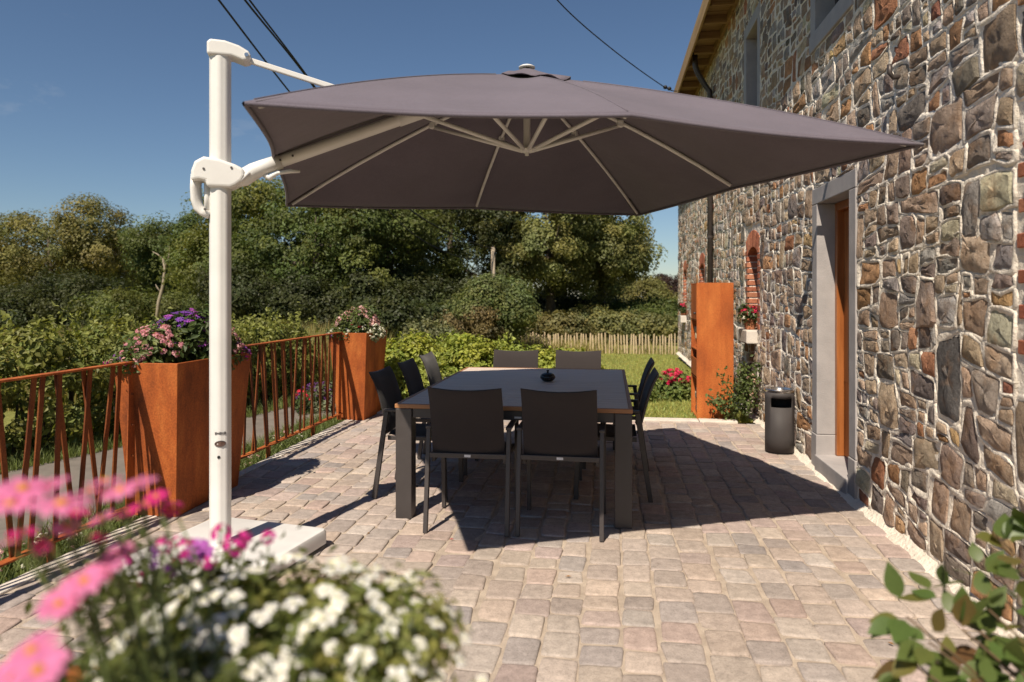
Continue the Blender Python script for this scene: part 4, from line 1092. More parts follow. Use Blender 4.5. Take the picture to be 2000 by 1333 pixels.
def blob_leaves(lobes, n_clump, per, clump_r, base, rng, inner=0.25, updown=0.35, var=0.25, zmin=None):
    """leaf centres gathered in clumps over the surface of several ellipsoid lobes [(c, (rx,ry,rz))]"""
    vol = np.array([r[0] * r[1] + r[1] * r[2] + r[0] * r[2] for _, r in lobes]); pr = vol / vol.sum()
    C, D, K = [], [], []
    k = 0; tries = 0
    while k < n_clump and tries < n_clump * 8:
        tries += 1
        i = rng.choice(len(lobes), p=pr); c, r = lobes[i]; c = np.array(c); r = np.array(r)
        d = rng.normal(size=3); d /= np.linalg.norm(d)
        s_ = 1 - inner * rng.random() ** 2
        p = c + d * r * s_
        if zmin is not None and p[2] < zmin: continue
        inside = False
        for j, (c2, r2) in enumerate(lobes):
            if j != i and (((p - np.array(c2)) / (np.array(r2) * 0.85)) ** 2).sum() < 1: inside = True; break
        if inside and rng.random() < 0.85: continue
        g_ = rng.normal(size=(per, 3)); g_ *= np.minimum(1, 1.7 / np.maximum(np.linalg.norm(g_, axis=1, keepdims=True), 1e-6))
        q = p + g_ * clump_r * rng.uniform(0.65, 1.3) * np.array([1, 1, 0.75])
        out = d / r; out /= np.linalg.norm(out)
        dd = out * 0.7 + g_ * 0.42 + np.array([0, 0, updown]) + rng.normal(size=(per, 3)) * 0.36
        tint = 1 + rng.uniform(-var, var)
        hue = rng.uniform(-0.12, 0.12)
        cc = np.array(base) * tint * np.array([1 + hue, 1, 1 - hue]) * (1 + rng.uniform(-0.22, 0.22, (per, 1)))
        C.append(q); D.append(dd); K.append(cc); k += 1
    return np.concatenate(C), np.concatenate(D), np.concatenate(K)

def tree(name, label, u, zc, top_v, rad, base, seed, cat="tree", group="trees beyond the lane", leaf=0.17, n_clump=230, per=95, crown_lo=0.22, nl=13, flat=0.85, trunk=True, mat=None, clump_r=None, gz=None, lump=0.6):
    rng = np.random.default_rng(seed); rr = random.Random(seed)
    x, y = at(u, zc); g = ground_z(x, y) if gz is None else gz
    top = CAMZ + (HOR - top_v) * zc / F; hgt = top - g
    Tn = thing(name, label, cat, (x, y, g), group)
    lo = g + hgt * crown_lo; lobes = []
    cz = (lo + top) / 2; hz = (top - lo) / 2
    lobes.append(((x, y, cz), (rad * (0.78 - 0.12 * lump), rad * (0.78 - 0.12 * lump), hz * (0.86 - 0.10 * lump))))
    for k in range(nl):
        an = rr.uniform(0, 6.283); zz = rr.uniform(-0.75, 0.72)
        rr_ = rad * rr.uniform(0.24, 0.46); d = rad * math.sqrt(max(0.05, 1 - zz * zz)) * rr.uniform(0.58, 0.78 + 0.22 * lump)
        lobes.append(((x + math.cos(an) * d, y + math.sin(an) * d, cz + zz * hz * 0.8), (rr_, rr_, min(rr_ * flat, hz * 0.5))))
    C, D, K = blob_leaves(lobes, int(n_clump * 0.95), int(per * 1.35), clump_r or leaf * 1.55, base, rng, zmin=g + 0.05, var=0.32, updown=0.35, inner=0.35)
    leaf_mesh("crown", C, D, rng.uniform(0.6, 1.2, len(C)) * leaf * 0.70, K, mat or MT['leaf'], Tn, rng=rng)
    if trunk:
        r0 = 0.028 * hgt + 0.03
        p1 = Vector((x + rr.uniform(-.2, .2), y, g + hgt * 0.35)); p2 = Vector((x + rr.uniform(-.3, .3), y, g + hgt * 0.78))
        MB().tube([(x, y, g - 0.1), (x, y, g + 0.2), p1, p2], [r0 * 1.3, r0, r0 * 0.75, r0 * 0.2], 9).build("trunk", MT['bark'], Tn, smooth=True)
        for l in lobes[1:7]:
            st = Vector((x, y, g + hgt * 0.28)).lerp(p2, rr.uniform(0.1, 0.6)); e = Vector(l[0]); m_ = st.lerp(e, 0.5) + Vector((0, 0, -0.04 * hgt))
            MB().tube([st, m_, e], [r0 * 0.4, r0 * 0.28, r0 * 0.08], 6).build("limb", MT['bark'], Tn, smooth=True)
    return Tn

def shrub(name, label, x, y, z, rx, ry, h, base, seed, cat="shrub", group=None, leaf=0.07, n_clump=120, per=50, nl=8, clump_r=None, spikes=0, var=0.25):
    rng = np.random.default_rng(seed); rr = random.Random(seed)
    Tn = thing(name, label, cat, (x, y, z), group)
    lobes = [((x, y, z + h * 0.45), (rx * 0.8, ry * 0.8, h * 0.45))]
    for k in range(nl):
        an = rr.uniform(0, 6.283); d = rr.uniform(0.35, 0.7); r_ = rr.uniform(0.28, 0.45)
        lobes.append(((x + math.cos(an) * d * rx, y + math.sin(an) * d * ry, z + h * rr.uniform(0.3, 0.75)), (rx * r_, ry * r_, h * r_ * 0.75)))
    C, D, K = blob_leaves(lobes, n_clump, per, clump_r or leaf * 1.3, base, rng, zmin=z + 0.01, var=var)
    if spikes:
        S_ = []
        for k in range(spikes):
            an = rr.uniform(0, 6.283); d = rr.uniform(0, 0.9); px, py = x + math.cos(an) * d * rx, y + math.sin(an) * d * ry
            L_ = rr.uniform(0.12, 0.35) * h; b = z + h * (0.9 - 0.4 * d); lx, ly = rr.uniform(-.15, .15) * L_, rr.uniform(-.15, .15) * L_
            for t in np.linspace(0, 1, 12): S_.append((px + lx * t + rr.gauss(0, leaf * .35), py + ly * t + rr.gauss(0, leaf * .35), b + L_ * t))
        S_ = np.array(S_); C = np.concatenate([C, S_]); D = np.concatenate([D, rng.normal(size=S_.shape) + [0, 0, .4]]); K = np.concatenate([K, np.array(base) * rng.uniform(0.8, 1.5, (len(S_), 1))])
    leaf_mesh("foliage", C, D, rng.uniform(0.7, 1.3, len(C)) * leaf, K, MT['leaf'], Tn, rng=rng)
    st = MB()
    for k in range(6):
        an = rr.uniform(0, 6.283); st.tube([(x, y, z - 0.02), (x + math.cos(an) * rx * .25, y + math.sin(an) * ry * .25, z + h * 0.35), (x + math.cos(an) * rx * .5, y + math.sin(an) * ry * .5, z + h * 0.7)], [0.012 * h + .004, 0.009 * h + .003, 0.003], 5)
    st.build("stems", MT['bark'], Tn, smooth=True)
    return Tn

def blades(name, label, cat, P_, h, w_, cols, lean=0.35, rng=RNG, kind='stuff', parent=None):
    n = len(P_); an = rng.uniform(0, 6.283, n); d = np.stack([np.cos(an), np.sin(an), np.zeros(n)], 1)
    le = rng.normal(size=(n, 3)) * lean; le[:, 2] = 0; h = np.asarray(h).reshape(-1, 1); w_ = np.asarray(w_).reshape(-1, 1)
    up_ = np.array([0, 0, 1.0])
    a = P_ - d * w_; b = P_ + d * w_; m1 = P_ + up_ * h * 0.55 + le * h * 0.3
    V = np.stack([a, b, m1 + d * w_ * 0.7, P_ + up_ * h + le * h, m1 - d * w_ * 0.7], 1).reshape(-1, 3)
    i = np.arange(n).reshape(-1, 1) * 5
    Fc = np.concatenate([i + np.array([[0, 1, 2, 4]]), i + np.array([[4, 2, 3, 3]])], 0)
    Fl = [tuple(f) for f in (i + np.array([[0, 1, 2, 4]])).tolist()] + [tuple(f) for f in (i + np.array([[4, 2, 3]])).tolist()]
    me = bpy.data.meshes.new(name); set_mesh(me, V, Fl, np.repeat(np.clip(cols, .002, 1), 5, axis=0), False, [MT['leaf']])
    o = link(name, me, parent)
    if parent is None: tag(o, label, cat, kind=kind)
    return o

# ------------------------------------------------------------------ background trees
OL, GR, DK, YG = (0.170, 0.158, 0.046), (0.092, 0.118, 0.028), (0.050, 0.060, 0.018), (0.135, 0.150, 0.034)  # DK is the dark leaf tone; on the low trees it stands in for shade
tree("leafy_tree", "broad domed tree rising highest in the distant wood beside the umbrella pole", 95, 37, 402, 4.6, OL, 11, leaf=0.22, n_clump=330)
tree("leafy_tree", "rounded olive tree at the picture edge, left of the domed tree", -70, 36, 468, 4.2, OL, 12, leaf=0.22, n_clump=260)
tree("leafy_tree", "paler olive tree between the domed tree and the umbrella pole", 225, 39, 438, 4.0, (0.21, 0.19, 0.065), 13, leaf=0.22, n_clump=300)
tree("leafy_tree", "distant dark tree peeping over the wood just left of the umbrella pole", 290, 60, 426, 3.6, DK, 14, leaf=0.25, n_clump=160)
tree("leafy_tree", "green tree directly behind the umbrella pole", 385, 31, 425, 3.0, GR, 15, leaf=0.19, n_clump=260)
tree("leafy_tree", "low tree with shade-coloured leaves in front of the distant wood, over the hedge at the picture edge", 20, 28, 545, 3.0, DK, 16, leaf=0.19, n_clump=240, crown_lo=0.03)  # shade of the band below the wood is put into the leaf colour
tree("leafy_tree", "low tree with shadow-coloured leaves in front of the distant wood, behind the bare dead tree", 190, 29, 540, 3.1, DK, 17, leaf=0.19, n_clump=240, crown_lo=0.03)  # leaf colour darkened here too, standing in for shade
tree("leafy_tree", "low tree just left of the pole, behind the purple flowers", 320, 26, 565, 2.3, (0.11, 0.125, 0.03), 18, leaf=0.17, n_clump=220, crown_lo=0.03)
tree("leafy_tree", "tree with a feathery top poking out under the umbrella arm", 520, 24, 318, 2.5, YG, 19, leaf=0.17, n_clump=320, crown_lo=0.1)
tree("leafy_tree", "dense green tree above the gap in the railing, right of the pole", 610, 21.5, 330, 2.7, GR, 20, leaf=0.16, n_clump=380, crown_lo=0.05)
tree("leafy_tree", "bright leafy tree behind the far planter of pink flowers", 745, 22, 310, 2.6, (0.105, 0.122, 0.028), 21, leaf=0.17, n_clump=380, crown_lo=0.05)
tree("leafy_tree", "deep dark tree behind the utility post", 880, 25.5, 320, 2.9, DK, 22, leaf=0.17, n_clump=380, crown_lo=0.03)
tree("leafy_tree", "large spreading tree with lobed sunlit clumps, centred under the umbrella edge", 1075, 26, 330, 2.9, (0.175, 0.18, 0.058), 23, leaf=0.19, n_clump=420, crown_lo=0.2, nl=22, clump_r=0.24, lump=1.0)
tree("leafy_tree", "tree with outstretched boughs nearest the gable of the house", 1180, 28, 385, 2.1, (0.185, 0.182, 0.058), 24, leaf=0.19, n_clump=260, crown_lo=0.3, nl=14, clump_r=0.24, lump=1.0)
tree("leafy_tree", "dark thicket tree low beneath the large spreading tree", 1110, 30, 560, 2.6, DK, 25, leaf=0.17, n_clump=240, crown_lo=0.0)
tree("leafy_tree", "mid green rounded bush-like tree left of the house corner", 1255, 27, 578, 1.45, GR, 26, leaf=0.15, n_clump=260, crown_lo=0.0)
tree("leafy_tree", "olive tree mass behind the rounded bush near the house corner", 1225, 38, 540, 2.4, OL, 27, leaf=0.2, n_clump=220, crown_lo=0.0)
tree("leafy_tree", "dark reddish tree far away at the house corner", 1303, 60, 528, 1.6, (0.05, 0.028, 0.022), 28, leaf=0.25, n_clump=160, crown_lo=0.1)
tree("leafy_tree", "grey-green tree at the house corner below the reddish tree", 1318, 34, 575, 1.5, OL, 29, leaf=0.2, n_clump=160, crown_lo=0.0)
tree("leafy_tree", "dark undergrowth tree behind the railing between the planters", 560, 20, 520, 2.1, DK, 30, leaf=0.15, n_clump=260, crown_lo=0.0)
tree("leafy_tree", "dark undergrowth tree just left of the far planter flowers", 690, 20, 540, 2.0, DK, 31, leaf=0.15, n_clump=260, crown_lo=0.0)
tree("leafy_tree", "dark undergrowth tree just right of the far planter flowers", 820, 20.5, 530, 1.9, DK, 32, leaf=0.15, n_clump=260, crown_lo=0.0)
tree("conical_shrub", "grey-green conical shrub standing under the utility post", 975, 17.5, 530, 0.95, (0.13, 0.155, 0.05), 33, cat="shrub", group=None, leaf=0.11, n_clump=300, crown_lo=0.0, nl=10)
tree("conical_shrub", "brownish lower shrub leaning on the conical shrub", 925, 17.2, 590, 0.75, (0.17, 0.135, 0.06), 34, cat="shrub", group=None, leaf=0.10, n_clump=200, crown_lo=0.0, nl=8)

def dead_tree():
    D_ = thing("dead_tree", "bare bleached dead tree with forked branches beside the wood", "tree", (*at(318, 24), -0.6))
    def q(u, v, z=24): x, y = at(u, z); return (x, y, CAMZ + (HOR - v) * z / F)
    MB().tube([q(305, 640), q(310, 590), q(318, 560), q(322, 525), q(318, 505)], [0.07, 0.06, 0.05, 0.04, 0.03], 7).build("trunk", MT['deadwood'], D_, smooth=True)
    for pth in ([(318, 507), (308, 497), (298, 492)], [(322, 525), (330, 500), (331, 480)], [(313, 570), (307, 562), (304, 556)]):
        MB().tube([q(*p) for p in pth], [0.03, 0.022, 0.01], 6).build("branch", MT['deadwood'], D_, smooth=True)
dead_tree()

# ------------------------------------------------------------------ hedge, meadow, lawn, garden shrubs
def build_hedge():
    rng = np.random.default_rng(50); rr = random.Random(50)
    pts = [(-7.0, 1.2), (-6.35, 3.2), (-5.9, 5.0), (-5.4, 7.0), (-5.05, 9.0), (-4.9, 10.6)]
    lobes = []
    for i in range(len(pts) - 1):
        for t in np.linspace(0, 1, 6, endpoint=False):
            x = pts[i][0] + (pts[i + 1][0] - pts[i][0]) * t; y = pts[i][1] + (pts[i + 1][1] - pts[i][1]) * t
            h = 1.12 - 0.030 * max(0, y - 3) + rr.uniform(-.12, .12)
            lobes.append(((x - 0.25 + rr.uniform(-.12, .12), y, h * 0.36), (0.52, 0.42, h * 0.58)))
            lobes.append(((x - 0.1 + rr.uniform(-.2, .2), y + rr.uniform(-.2, .2), h * 0.75), (0.30, 0.30, 0.30)))
    Tn = thing("hedge", "tall loose green hedge along the far side of the lane", "hedge", (-5.6, 6, -0.12))
    C, D, K = blob_leaves(lobes, 1500, 34, 0.085, (0.17, 0.185, 0.042), rng, zmin=-0.1)
    S_ = []
    for k in range(330):
        l = lobes[rr.randrange(len(lobes))]; px, py = l[0][0] + rr.uniform(-.5, .5), l[0][1] + rr.uniform(-.4, .4); b = l[0][2] + l[1][2] * 0.75; L_ = rr.uniform(0.12, 0.34)
        lx, ly = rr.uniform(-.06, .06), rr.uniform(-.06, .06)
        for t in np.linspace(-.3, 1, 13): S_.append((px + lx * t + rr.gauss(0, .018), py + ly * t + rr.gauss(0, .018), b + L_ * t))
    S_ = np.array(S_)
    leaf_mesh("foliage", np.concatenate([C, S_]), np.concatenate([D, rng.normal(size=S_.shape) + [0, 0, .4]]), rng.uniform(0.7, 1.3, len(C) + len(S_)) * 0.068, np.concatenate([K, np.array([0.22, 0.235, 0.06]) * rng.uniform(.7, 1.3, (len(S_), 1))]), MT['leaf'], Tn, rng=rng)
    st = MB()
    for k in range(60):
        l = lobes[rr.randrange(len(lobes))]; st.tube([(l[0][0], l[0][1], -0.15), (l[0][0] + rr.uniform(-.2, .2), l[0][1] + rr.uniform(-.2, .2), l[0][2] + l[1][2] * 0.6)], [0.018, 0.006], 5)
    st.build("stems", MT['bark'], Tn, smooth=True)
build_hedge()

def build_grass():
    rng = np.random.default_rng(60)
    # meadow of tall dry grass beyond the lane
    P_ = []
    while len(P_) < 26000:
        u = rng.uniform(-150, 760); zc = rng.uniform(9.5, 19)
        x, y = at(u, zc)
        if x > -4.9 + 0.04 * (y - 9) or y < 7.2: continue
        P_.append((x, y, ground_z(x, y)))
    P_ = np.array(P_); n = len(P_)
    c = np.array([0.33, 0.28, 0.10]) * rng.uniform(0.55, 1.25, (n, 1)) * np.stack([rng.uniform(.8, 1.15, n), np.ones(n), np.ones(n)], 1)
    blades("meadow_grass", "tall dry meadow grass between the lane and the trees", "grass", P_, rng.uniform(0.55, 1.05, n), rng.uniform(.006, .014, n), c, 0.14, rng)
    # lawn behind the terrace
    P_ = np.stack([rng.uniform(-3.4, 1.66, 60000), 8.27 + (rng.random(60000) ** 1.6) * 10.4, np.zeros(60000)], 1)
    P_[:, 2] = [ground_z(p[0], p[1]) for p in P_]; n = len(P_)
    c = np.array([0.32, 0.35, 0.10]) * rng.uniform(0.65, 1.3, (n, 1)) * np.stack([rng.uniform(.8, 1.25, n), np.ones(n), np.ones(n)], 1)
    blades("lawn_grass", "short mown lawn grass behind the terrace kerb", "grass", P_, rng.uniform(0.02, 0.06, n), rng.uniform(.003, .006, n), c, 0.5, rng)
    # rough grass along the paling fence
    P_ = np.stack([rng.uniform(-4.2, 1.75, 9000), rng.normal(19.1, 0.30, 9000), np.full(9000, -0.16)], 1)
    m = rng.random(9000) < np.clip(1.1 - (P_[:, 0] + 4.2) / 4.5, 0.10, 1); P_ = P_[m]; n = len(P_)
    P_[:, 2] = [ground_z(p[0], p[1]) for p in P_]
    c = np.array([0.36, 0.32, 0.12]) * rng.uniform(0.55, 1.25, (n, 1))
    blades("rough_grass", "dry rough grass growing along the wooden paling fence", "grass", P_, rng.uniform(0.15, 0.5, n), rng.uniform(.006, .012, n), c, 0.25, rng)
    # verge below the railing and far verge of the lane
    A = np.stack([rng.uniform(-3.58, -3.06, 9000), rng.uniform(1.5, 8.0, 9000), np.full(9000, -0.10)], 1)
    y = rng.uniform(1.0, 12, 9000); xf = np.interp(y, [2, 5, 7.2, 9.5, 12], [-6.2, -5.35, -4.75, -4.35, -4.2]); B = np.stack([xf - rng.random(9000) ** 2 * 0.6 + 0.06, y, np.full(9000, -0.12)], 1)
    P_ = np.concatenate([A, B]); n = len(P_)
    c = np.array([0.14, 0.175, 0.05]) * rng.uniform(0.6, 1.3, (n, 1))
    blades("verge_grass", "green verge grass along both sides of the lane", "grass", P_, rng.uniform(0.04, 0.17, n), rng.uniform(.003, .006, n), c, 0.4, rng)
build_grass()

SH = (0.27, 0.30, 0.05)
for i, (u, zc, tv, rx, lab) in enumerate([
        (785, 9.2, 655, 0.42, "bright green shrub just right of the far planter"),
        (858, 10.2, 668, 0.50, "bright green shrub behind the planter-side chairs, second from the far planter"),
        (915, 9.6, 652, 0.55, "tallest bright green shrub behind the table, left of the far end chairs"),
        (985, 9.9, 668, 0.50, "bright green shrub behind the first far end chair"),
        (1068, 10.0, 686, 0.42, "bright green shrub filling the gap between the two far end chairs"),
        (845, 8.75, 710, 0.35, "low bright green shrub next to the farthest planter-side chair"),
        (1135, 10.6, 694, 0.35, "lowest green shrub half hidden behind the second far end chair")]):
    x, y = at(u, zc); z = ground_z(x, y); h = CAMZ + (HOR - tv) * zc / F - z
    shrub("garden_shrub", lab, x, y, z, rx, rx * 0.8, h, SH if i % 2 == 0 else (0.25, 0.285, 0.055), 70 + i, group="young hedge shrubs behind the table", leaf=0.062, n_clump=150, per=40, spikes=14)
x, y = at(845, 13.5); shrub("garden_shrub", "grey-leaved bush behind the green shrubs, right of the far planter", x, y, ground_z(x, y), 0.7, 0.6, 1.05, (0.16, 0.165, 0.07), 90, leaf=0.07, n_clump=160, per=45, spikes=10)
x, y = at(1200, 24.5); shrub("garden_shrub", "wide pale bramble bush beyond the paling fence", x, y, ground_z(x, y), 2.4, 0.9, 1.25, (0.17, 0.17, 0.06), 91, leaf=0.12, n_clump=260, per=45, spikes=20)
x, y = at(1080, 22.0); shrub("garden_shrub", "dry tangled bush beyond the paling fence, under the big tree", x, y, ground_z(x, y), 1.8, 0.9, 1.05, (0.17, 0.155, 0.06), 92, leaf=0.11, n_clump=220, per=45, spikes=20)
x, y = at(770, 16.5); shrub("garden_shrub", "dark bush behind the far planter's pink flowers", x, y, ground_z(x, y), 1.3, 0.9, 1.5, DK, 93, leaf=0.10, n_clump=240, per=45, spikes=10)
x, y = at(860, 18.0); shrub("garden_shrub", "dark bush under the deep dark tree, left of the brownish shrub", x, y, ground_z(x, y), 1.3, 0.9, 1.4, (0.07, 0.085, 0.025), 94, leaf=0.10, n_clump=240, per=45, spikes=10)

def build_paling():
    rr = random.Random(31); Fn = thing("paling_fence", "low split-wood paling fence across the end of the lawn", "fence", (-0.5, 18.9, -0.2))
    x = -3.2
    while x < 2.3:
        z = ground_z(x, 18.9); h = rr.uniform(0.50, 0.60); w_ = rr.uniform(0.028, 0.042); t = rr.uniform(-.05, .05)
        MB().add([(x - w_ / 2, 18.9, z), (x + w_ / 2, 18.9, z), (x + w_ / 2 + t * h, 18.9, z + h - .03), (x + t * h, 18.9, z + h), (x - w_ / 2 + t * h, 18.9, z + h - .03),
                  (x - w_ / 2, 18.925, z), (x + w_ / 2, 18.925, z), (x + w_ / 2 + t * h, 18.925, z + h - .03), (x + t * h, 18.925, z + h), (x - w_ / 2 + t * h, 18.925, z + h - .03)],
                 [(0, 1, 2, 3, 4), (9, 8, 7, 6, 5), (0, 5, 6, 1), (1, 6, 7, 2), (2, 7, 8, 3), (3, 8, 9, 4), (4, 9, 5, 0)]).build("pale", MT['paling'], Fn)
        x += rr.uniform(0.065, 0.10)
    for zz in (0.14, 0.40): MB().tube([(-3.2, 18.912, ground_z(-3, 18.9) + zz), (2.3, 18.912, ground_z(-3, 18.9) + zz)], 0.005, 5).build("wire", MT['pipe'], Fn)
build_paling()

# ------------------------------------------------------------------ flowers
def col_mesh(name, parts, mat):
    V, Fc, K = [], [], []
    for v, f, c in parts:
        b = len(V); V += [tuple(p) for p in v]; Fc += [tuple(i + b for i in t) for t in f]; K += [c] * len(v)
    me = bpy.data.meshes.new(name); set_mesh(me, np.array(V), Fc, np.array(K), True, [mat]); return me

def daisy(name, n, c, cc, wide=0.30, droop=0.05, seed=0, cr=0.2):
    """flower head of radius 1 facing +Z"""
    rr = random.Random(seed); P_ = []
    for k in range(n):
        a = 2 * math.pi * k / n + rr.uniform(-.08, .08); d = Vector((math.cos(a), math.sin(a), 0)); s_ = Vector((-d.y, d.x, 0)); L_ = rr.uniform(0.88, 1.05); z = rr.uniform(-.06, .06) - 0.02
        v = [d * 0.12 + s_ * 0.06, d * 0.55 * L_ + s_ * wide * 0.55 + Vector((0, 0, 0.08 + z)), d * 0.85 * L_ + s_ * wide * 0.5 + Vector((0, 0, 0.04 + z)), d * L_ + Vector((0, 0, -droop + z)),
             d * 0.85 * L_ - s_ * wide * 0.5 + Vector((0, 0, 0.04 + z)), d * 0.55 * L_ - s_ * wide * 0.55 + Vector((0, 0, 0.08 + z)), d * 0.12 - s_ * 0.06]
        q = rr.uniform(0.85, 1.12); P_.append((v, [(0, 1, 5, 6), (1, 2, 4, 5), (2, 3, 4)], tuple(min(1, t * q) for t in c)))
    m = 10; v = []
    for r_, z in ((cr, 0.03), (cr * .85, 0.12), (cr * .4, 0.17)):
        for k in range(m): v.append((r_ * math.cos(6.283 * k / m), r_ * math.sin(6.283 * k / m), z))
    v.append((0, 0, .18)); f = [(i * m + k, i * m + (k + 1) % m, (i + 1) * m + (k + 1) % m, (i + 1) * m + k) for i in range(2) for k in range(m)] + [(2 * m + k, 2 * m + (k + 1) % m, 3 * m) for k in range(m)]
    P_.append((v, f, cc))
    return col_mesh(name, P_, MT['petal'])

def cluster(name, c, seed=0, n=16, c2=None):
    """rounded head of many small florets, radius 1"""
    rr = random.Random(seed); P_ = []
    for k in range(n):
        z = rr.uniform(-0.1, 1); a = rr.uniform(0, 6.283); r_ = math.sqrt(max(0, 1 - z * z)); p = Vector((r_ * math.cos(a), r_ * math.sin(a), z * 0.7)) * 0.8
        nn = (p + Vector((0, 0, .25))).normalized(); t = nn.orthogonal().normalized(); b = nn.cross(t); col = c if not c2 or rr.random() < 0.6 else c2; q = rr.uniform(.75, 1.2)
        v = [p - nn * .06] + [p + (t * math.cos(6.283 * j / 10) + b * math.sin(6.283 * j / 10)) * (0.40 if j % 2 == 0 else 0.24) + nn * 0.05 for j in range(10)]
        P_.append((v, [(0, 1 + j, 1 + (j + 1) % 10) for j in range(10)], tuple(min(1, x * q) for x in col)))
    return col_mesh(name, P_, MT['petal'])

FM = {'white': daisy("white_blossom", 5, (0.93, 0.91, 0.86), (0.7, 0.66, 0.3), 0.66, 0.02, 1, 0.13),
      'white2': daisy("white_blossom_open", 5, (0.95, 0.93, 0.89), (0.7, 0.66, 0.3), 0.60, 0.12, 2, 0.12),
      'pink': daisy("pink_daisy", 11, (0.66, 0.20, 0.40), (0.62, 0.30, 0.03), 0.36, 0.08, 3, 0.2),
      'magenta': daisy("magenta_daisy", 10, (0.60, 0.03, 0.20), (0.55, 0.24, 0.03), 0.36, 0.1, 4, 0.22),
      'purple': daisy("purple_daisy", 14, (0.20, 0.06, 0.38), (0.15, 0.08, 0.2), 0.22, -0.05, 5, 0.2),
      'violet': daisy("violet_daisy", 13, (0.42, 0.09, 0.46), (0.25, 0.1, 0.2), 0.24, -0.02, 6, 0.2),
      'pinkcl': cluster("pink_floret_head", (0.72, 0.40, 0.42), 7, 16, (0.60, 0.25, 0.33)),
      'palecl': cluster("pale_pink_floret_head", (0.75, 0.50, 0.52), 8, 16, (0.66, 0.34, 0.42)),
      'whitecl': cluster("white_floret_head", (0.75, 0.73, 0.68), 9, 14),
      'redcl': cluster("red_floret_head", (0.62, 0.02, 0.05), 10, 16, (0.70, 0.06, 0.12)),
      'rosered': cluster("crimson_floret_head", (0.66, 0.02, 0.09), 11, 18, (0.72, 0.06, 0.16)),
      'magcl': cluster("magenta_floret_head", (0.62, 0.04, 0.30), 12, 14, (0.5, 0.05, 0.35)),
      'purpcl': cluster("purple_floret_head", (0.22, 0.06, 0.30), 13, 14, (0.3, 0.12, 0.42)),
      'rose': cluster("rose_bloom", (0.74, 0.45, 0.36), 14, 12, (0.8, 0.6, 0.5))}

def blossom(kind, p, r_, nrm, parent, rr, name="blossom"):
    o = link(name, FM[kind], parent, local=True)
    q = Vector((0, 0, 1)).rotation_difference(Vector(nrm).normalized()).to_matrix().to_4x4() @ Matrix.Rotation(rr.uniform(0, 6.28), 4, 'Z')
    base = parent.location
    o.matrix_local = Matrix.Translation(Vector(p) - base) @ q @ Matrix.Scale(r_, 4)
    return o

def flower_plant(name, label, cat, c, r3, leafcol, nleaf, leaf, blooms, seed, group=None, stems=True, leaf_aspect=0.55, out=0.0):
    """c: centre of the mound's base; r3 radii; blooms [(kind, n, size, zlo, zhi)] by height fraction"""
    rng = np.random.default_rng(seed); rr = random.Random(seed); c = Vector(c)
    Tn = thing(name, label, cat, c, group)
    lobes = [((c.x, c.y, c.z + r3[2] * 0.25), (r3[0] * 0.8, r3[1] * 0.8, r3[2] * 0.62))]
    for k in range(6):
        a = rr.uniform(0, 6.28); lobes.append(((c.x + math.cos(a) * r3[0] * 0.5, c.y + math.sin(a) * r3[1] * 0.5, c.z + r3[2] * rr.uniform(.2, .6)), (r3[0] * .38, r3[1] * .38, r3[2] * .36)))
    C, D, K = blob_leaves(lobes, nleaf // 20, 20, leaf * 1.1, leafcol, rng, inner=0.5, zmin=c.z - 0.05)
    leaf_mesh("foliage", C, D, rng.uniform(.7, 1.3, len(C)) * leaf, K, MT['leaf'], Tn, leaf_aspect, rng)
    st = MB()
    for kind, n, size, zlo, zhi in blooms:
        for k in range(n):
            t = rr.uniform(zlo, zhi); a = rr.uniform(0, 6.283); s_ = math.sqrt(max(0.0, 1 - (t * 0.98) ** 2))
            p = Vector((c.x + math.cos(a) * r3[0] * s_ * (out + rr.uniform(.9, 1.08)), c.y + math.sin(a) * r3[1] * s_ * rr.uniform(.85, 1.05), c.z + r3[2] * t * (out + rr.uniform(.95, 1.05))))
            nn = Vector((math.cos(a) * s_ * .8, math.sin(a) * s_ * .8 - 0.15, t + 0.35)) + Vector((rr.gauss(0, .2), rr.gauss(0, .2), rr.gauss(0, .1)))
            blossom(kind, p, size * rr.uniform(.8, 1.2), nn, Tn, rr)
            if stems: st.tube([(c.x + (p.x - c.x) * .3, c.y + (p.y - c.y) * .3, c.z - 0.02), c.lerp(p, 0.7) + Vector((0, 0, .1 * r3[2])), p], [0.0025, 0.002, 0.0015], 4)
    if st.v: st.build("stems", MT['stem'], Tn)["kind"] = "stuff"
    return Tn

LG, BG = (0.10, 0.13, 0.035), (0.055, 0.085, 0.022)
# planter behind the pole
flower_plant("daisy_plant", "tall purple daisies crowning the planter behind the umbrella pole", "flowers", (-2.98, 4.50, 0.99), (0.25, 0.27, 0.36), BG, 3000, 0.055, [('purple', 30, 0.034, 0.6, 1.0), ('violet', 34, 0.036, 0.2, 0.98)], 101)
flower_plant("floret_plant", "bush of small pink florets on the railing side of the purple daisies", "flowers", (-3.06, 4.28, 0.99), (0.22, 0.20, 0.27), LG, 1500, 0.04, [('pinkcl', 75, 0.021, 0.15, 0.95)], 102)
flower_plant("floret_plant", "pink florets of the purple planter, on the side facing the umbrella pole", "flowers", (-2.86, 4.72, 0.99), (0.16, 0.20, 0.26), LG, 1200, 0.04, [('pinkcl', 55, 0.021, 0.15, 0.95)], 103)
flower_plant("trailing_plant", "magenta trailing blooms over the railing corner of the purple planter", "flowers", (-3.14, 4.10, 0.985), (0.13, 0.10, 0.09), LG, 500, 0.03, [('magcl', 10, 0.018, 0.1, 0.9), ('palecl', 12, 0.016, 0.1, 0.9), ('purpcl', 7, 0.016, 0.1, 0.9)], 104)
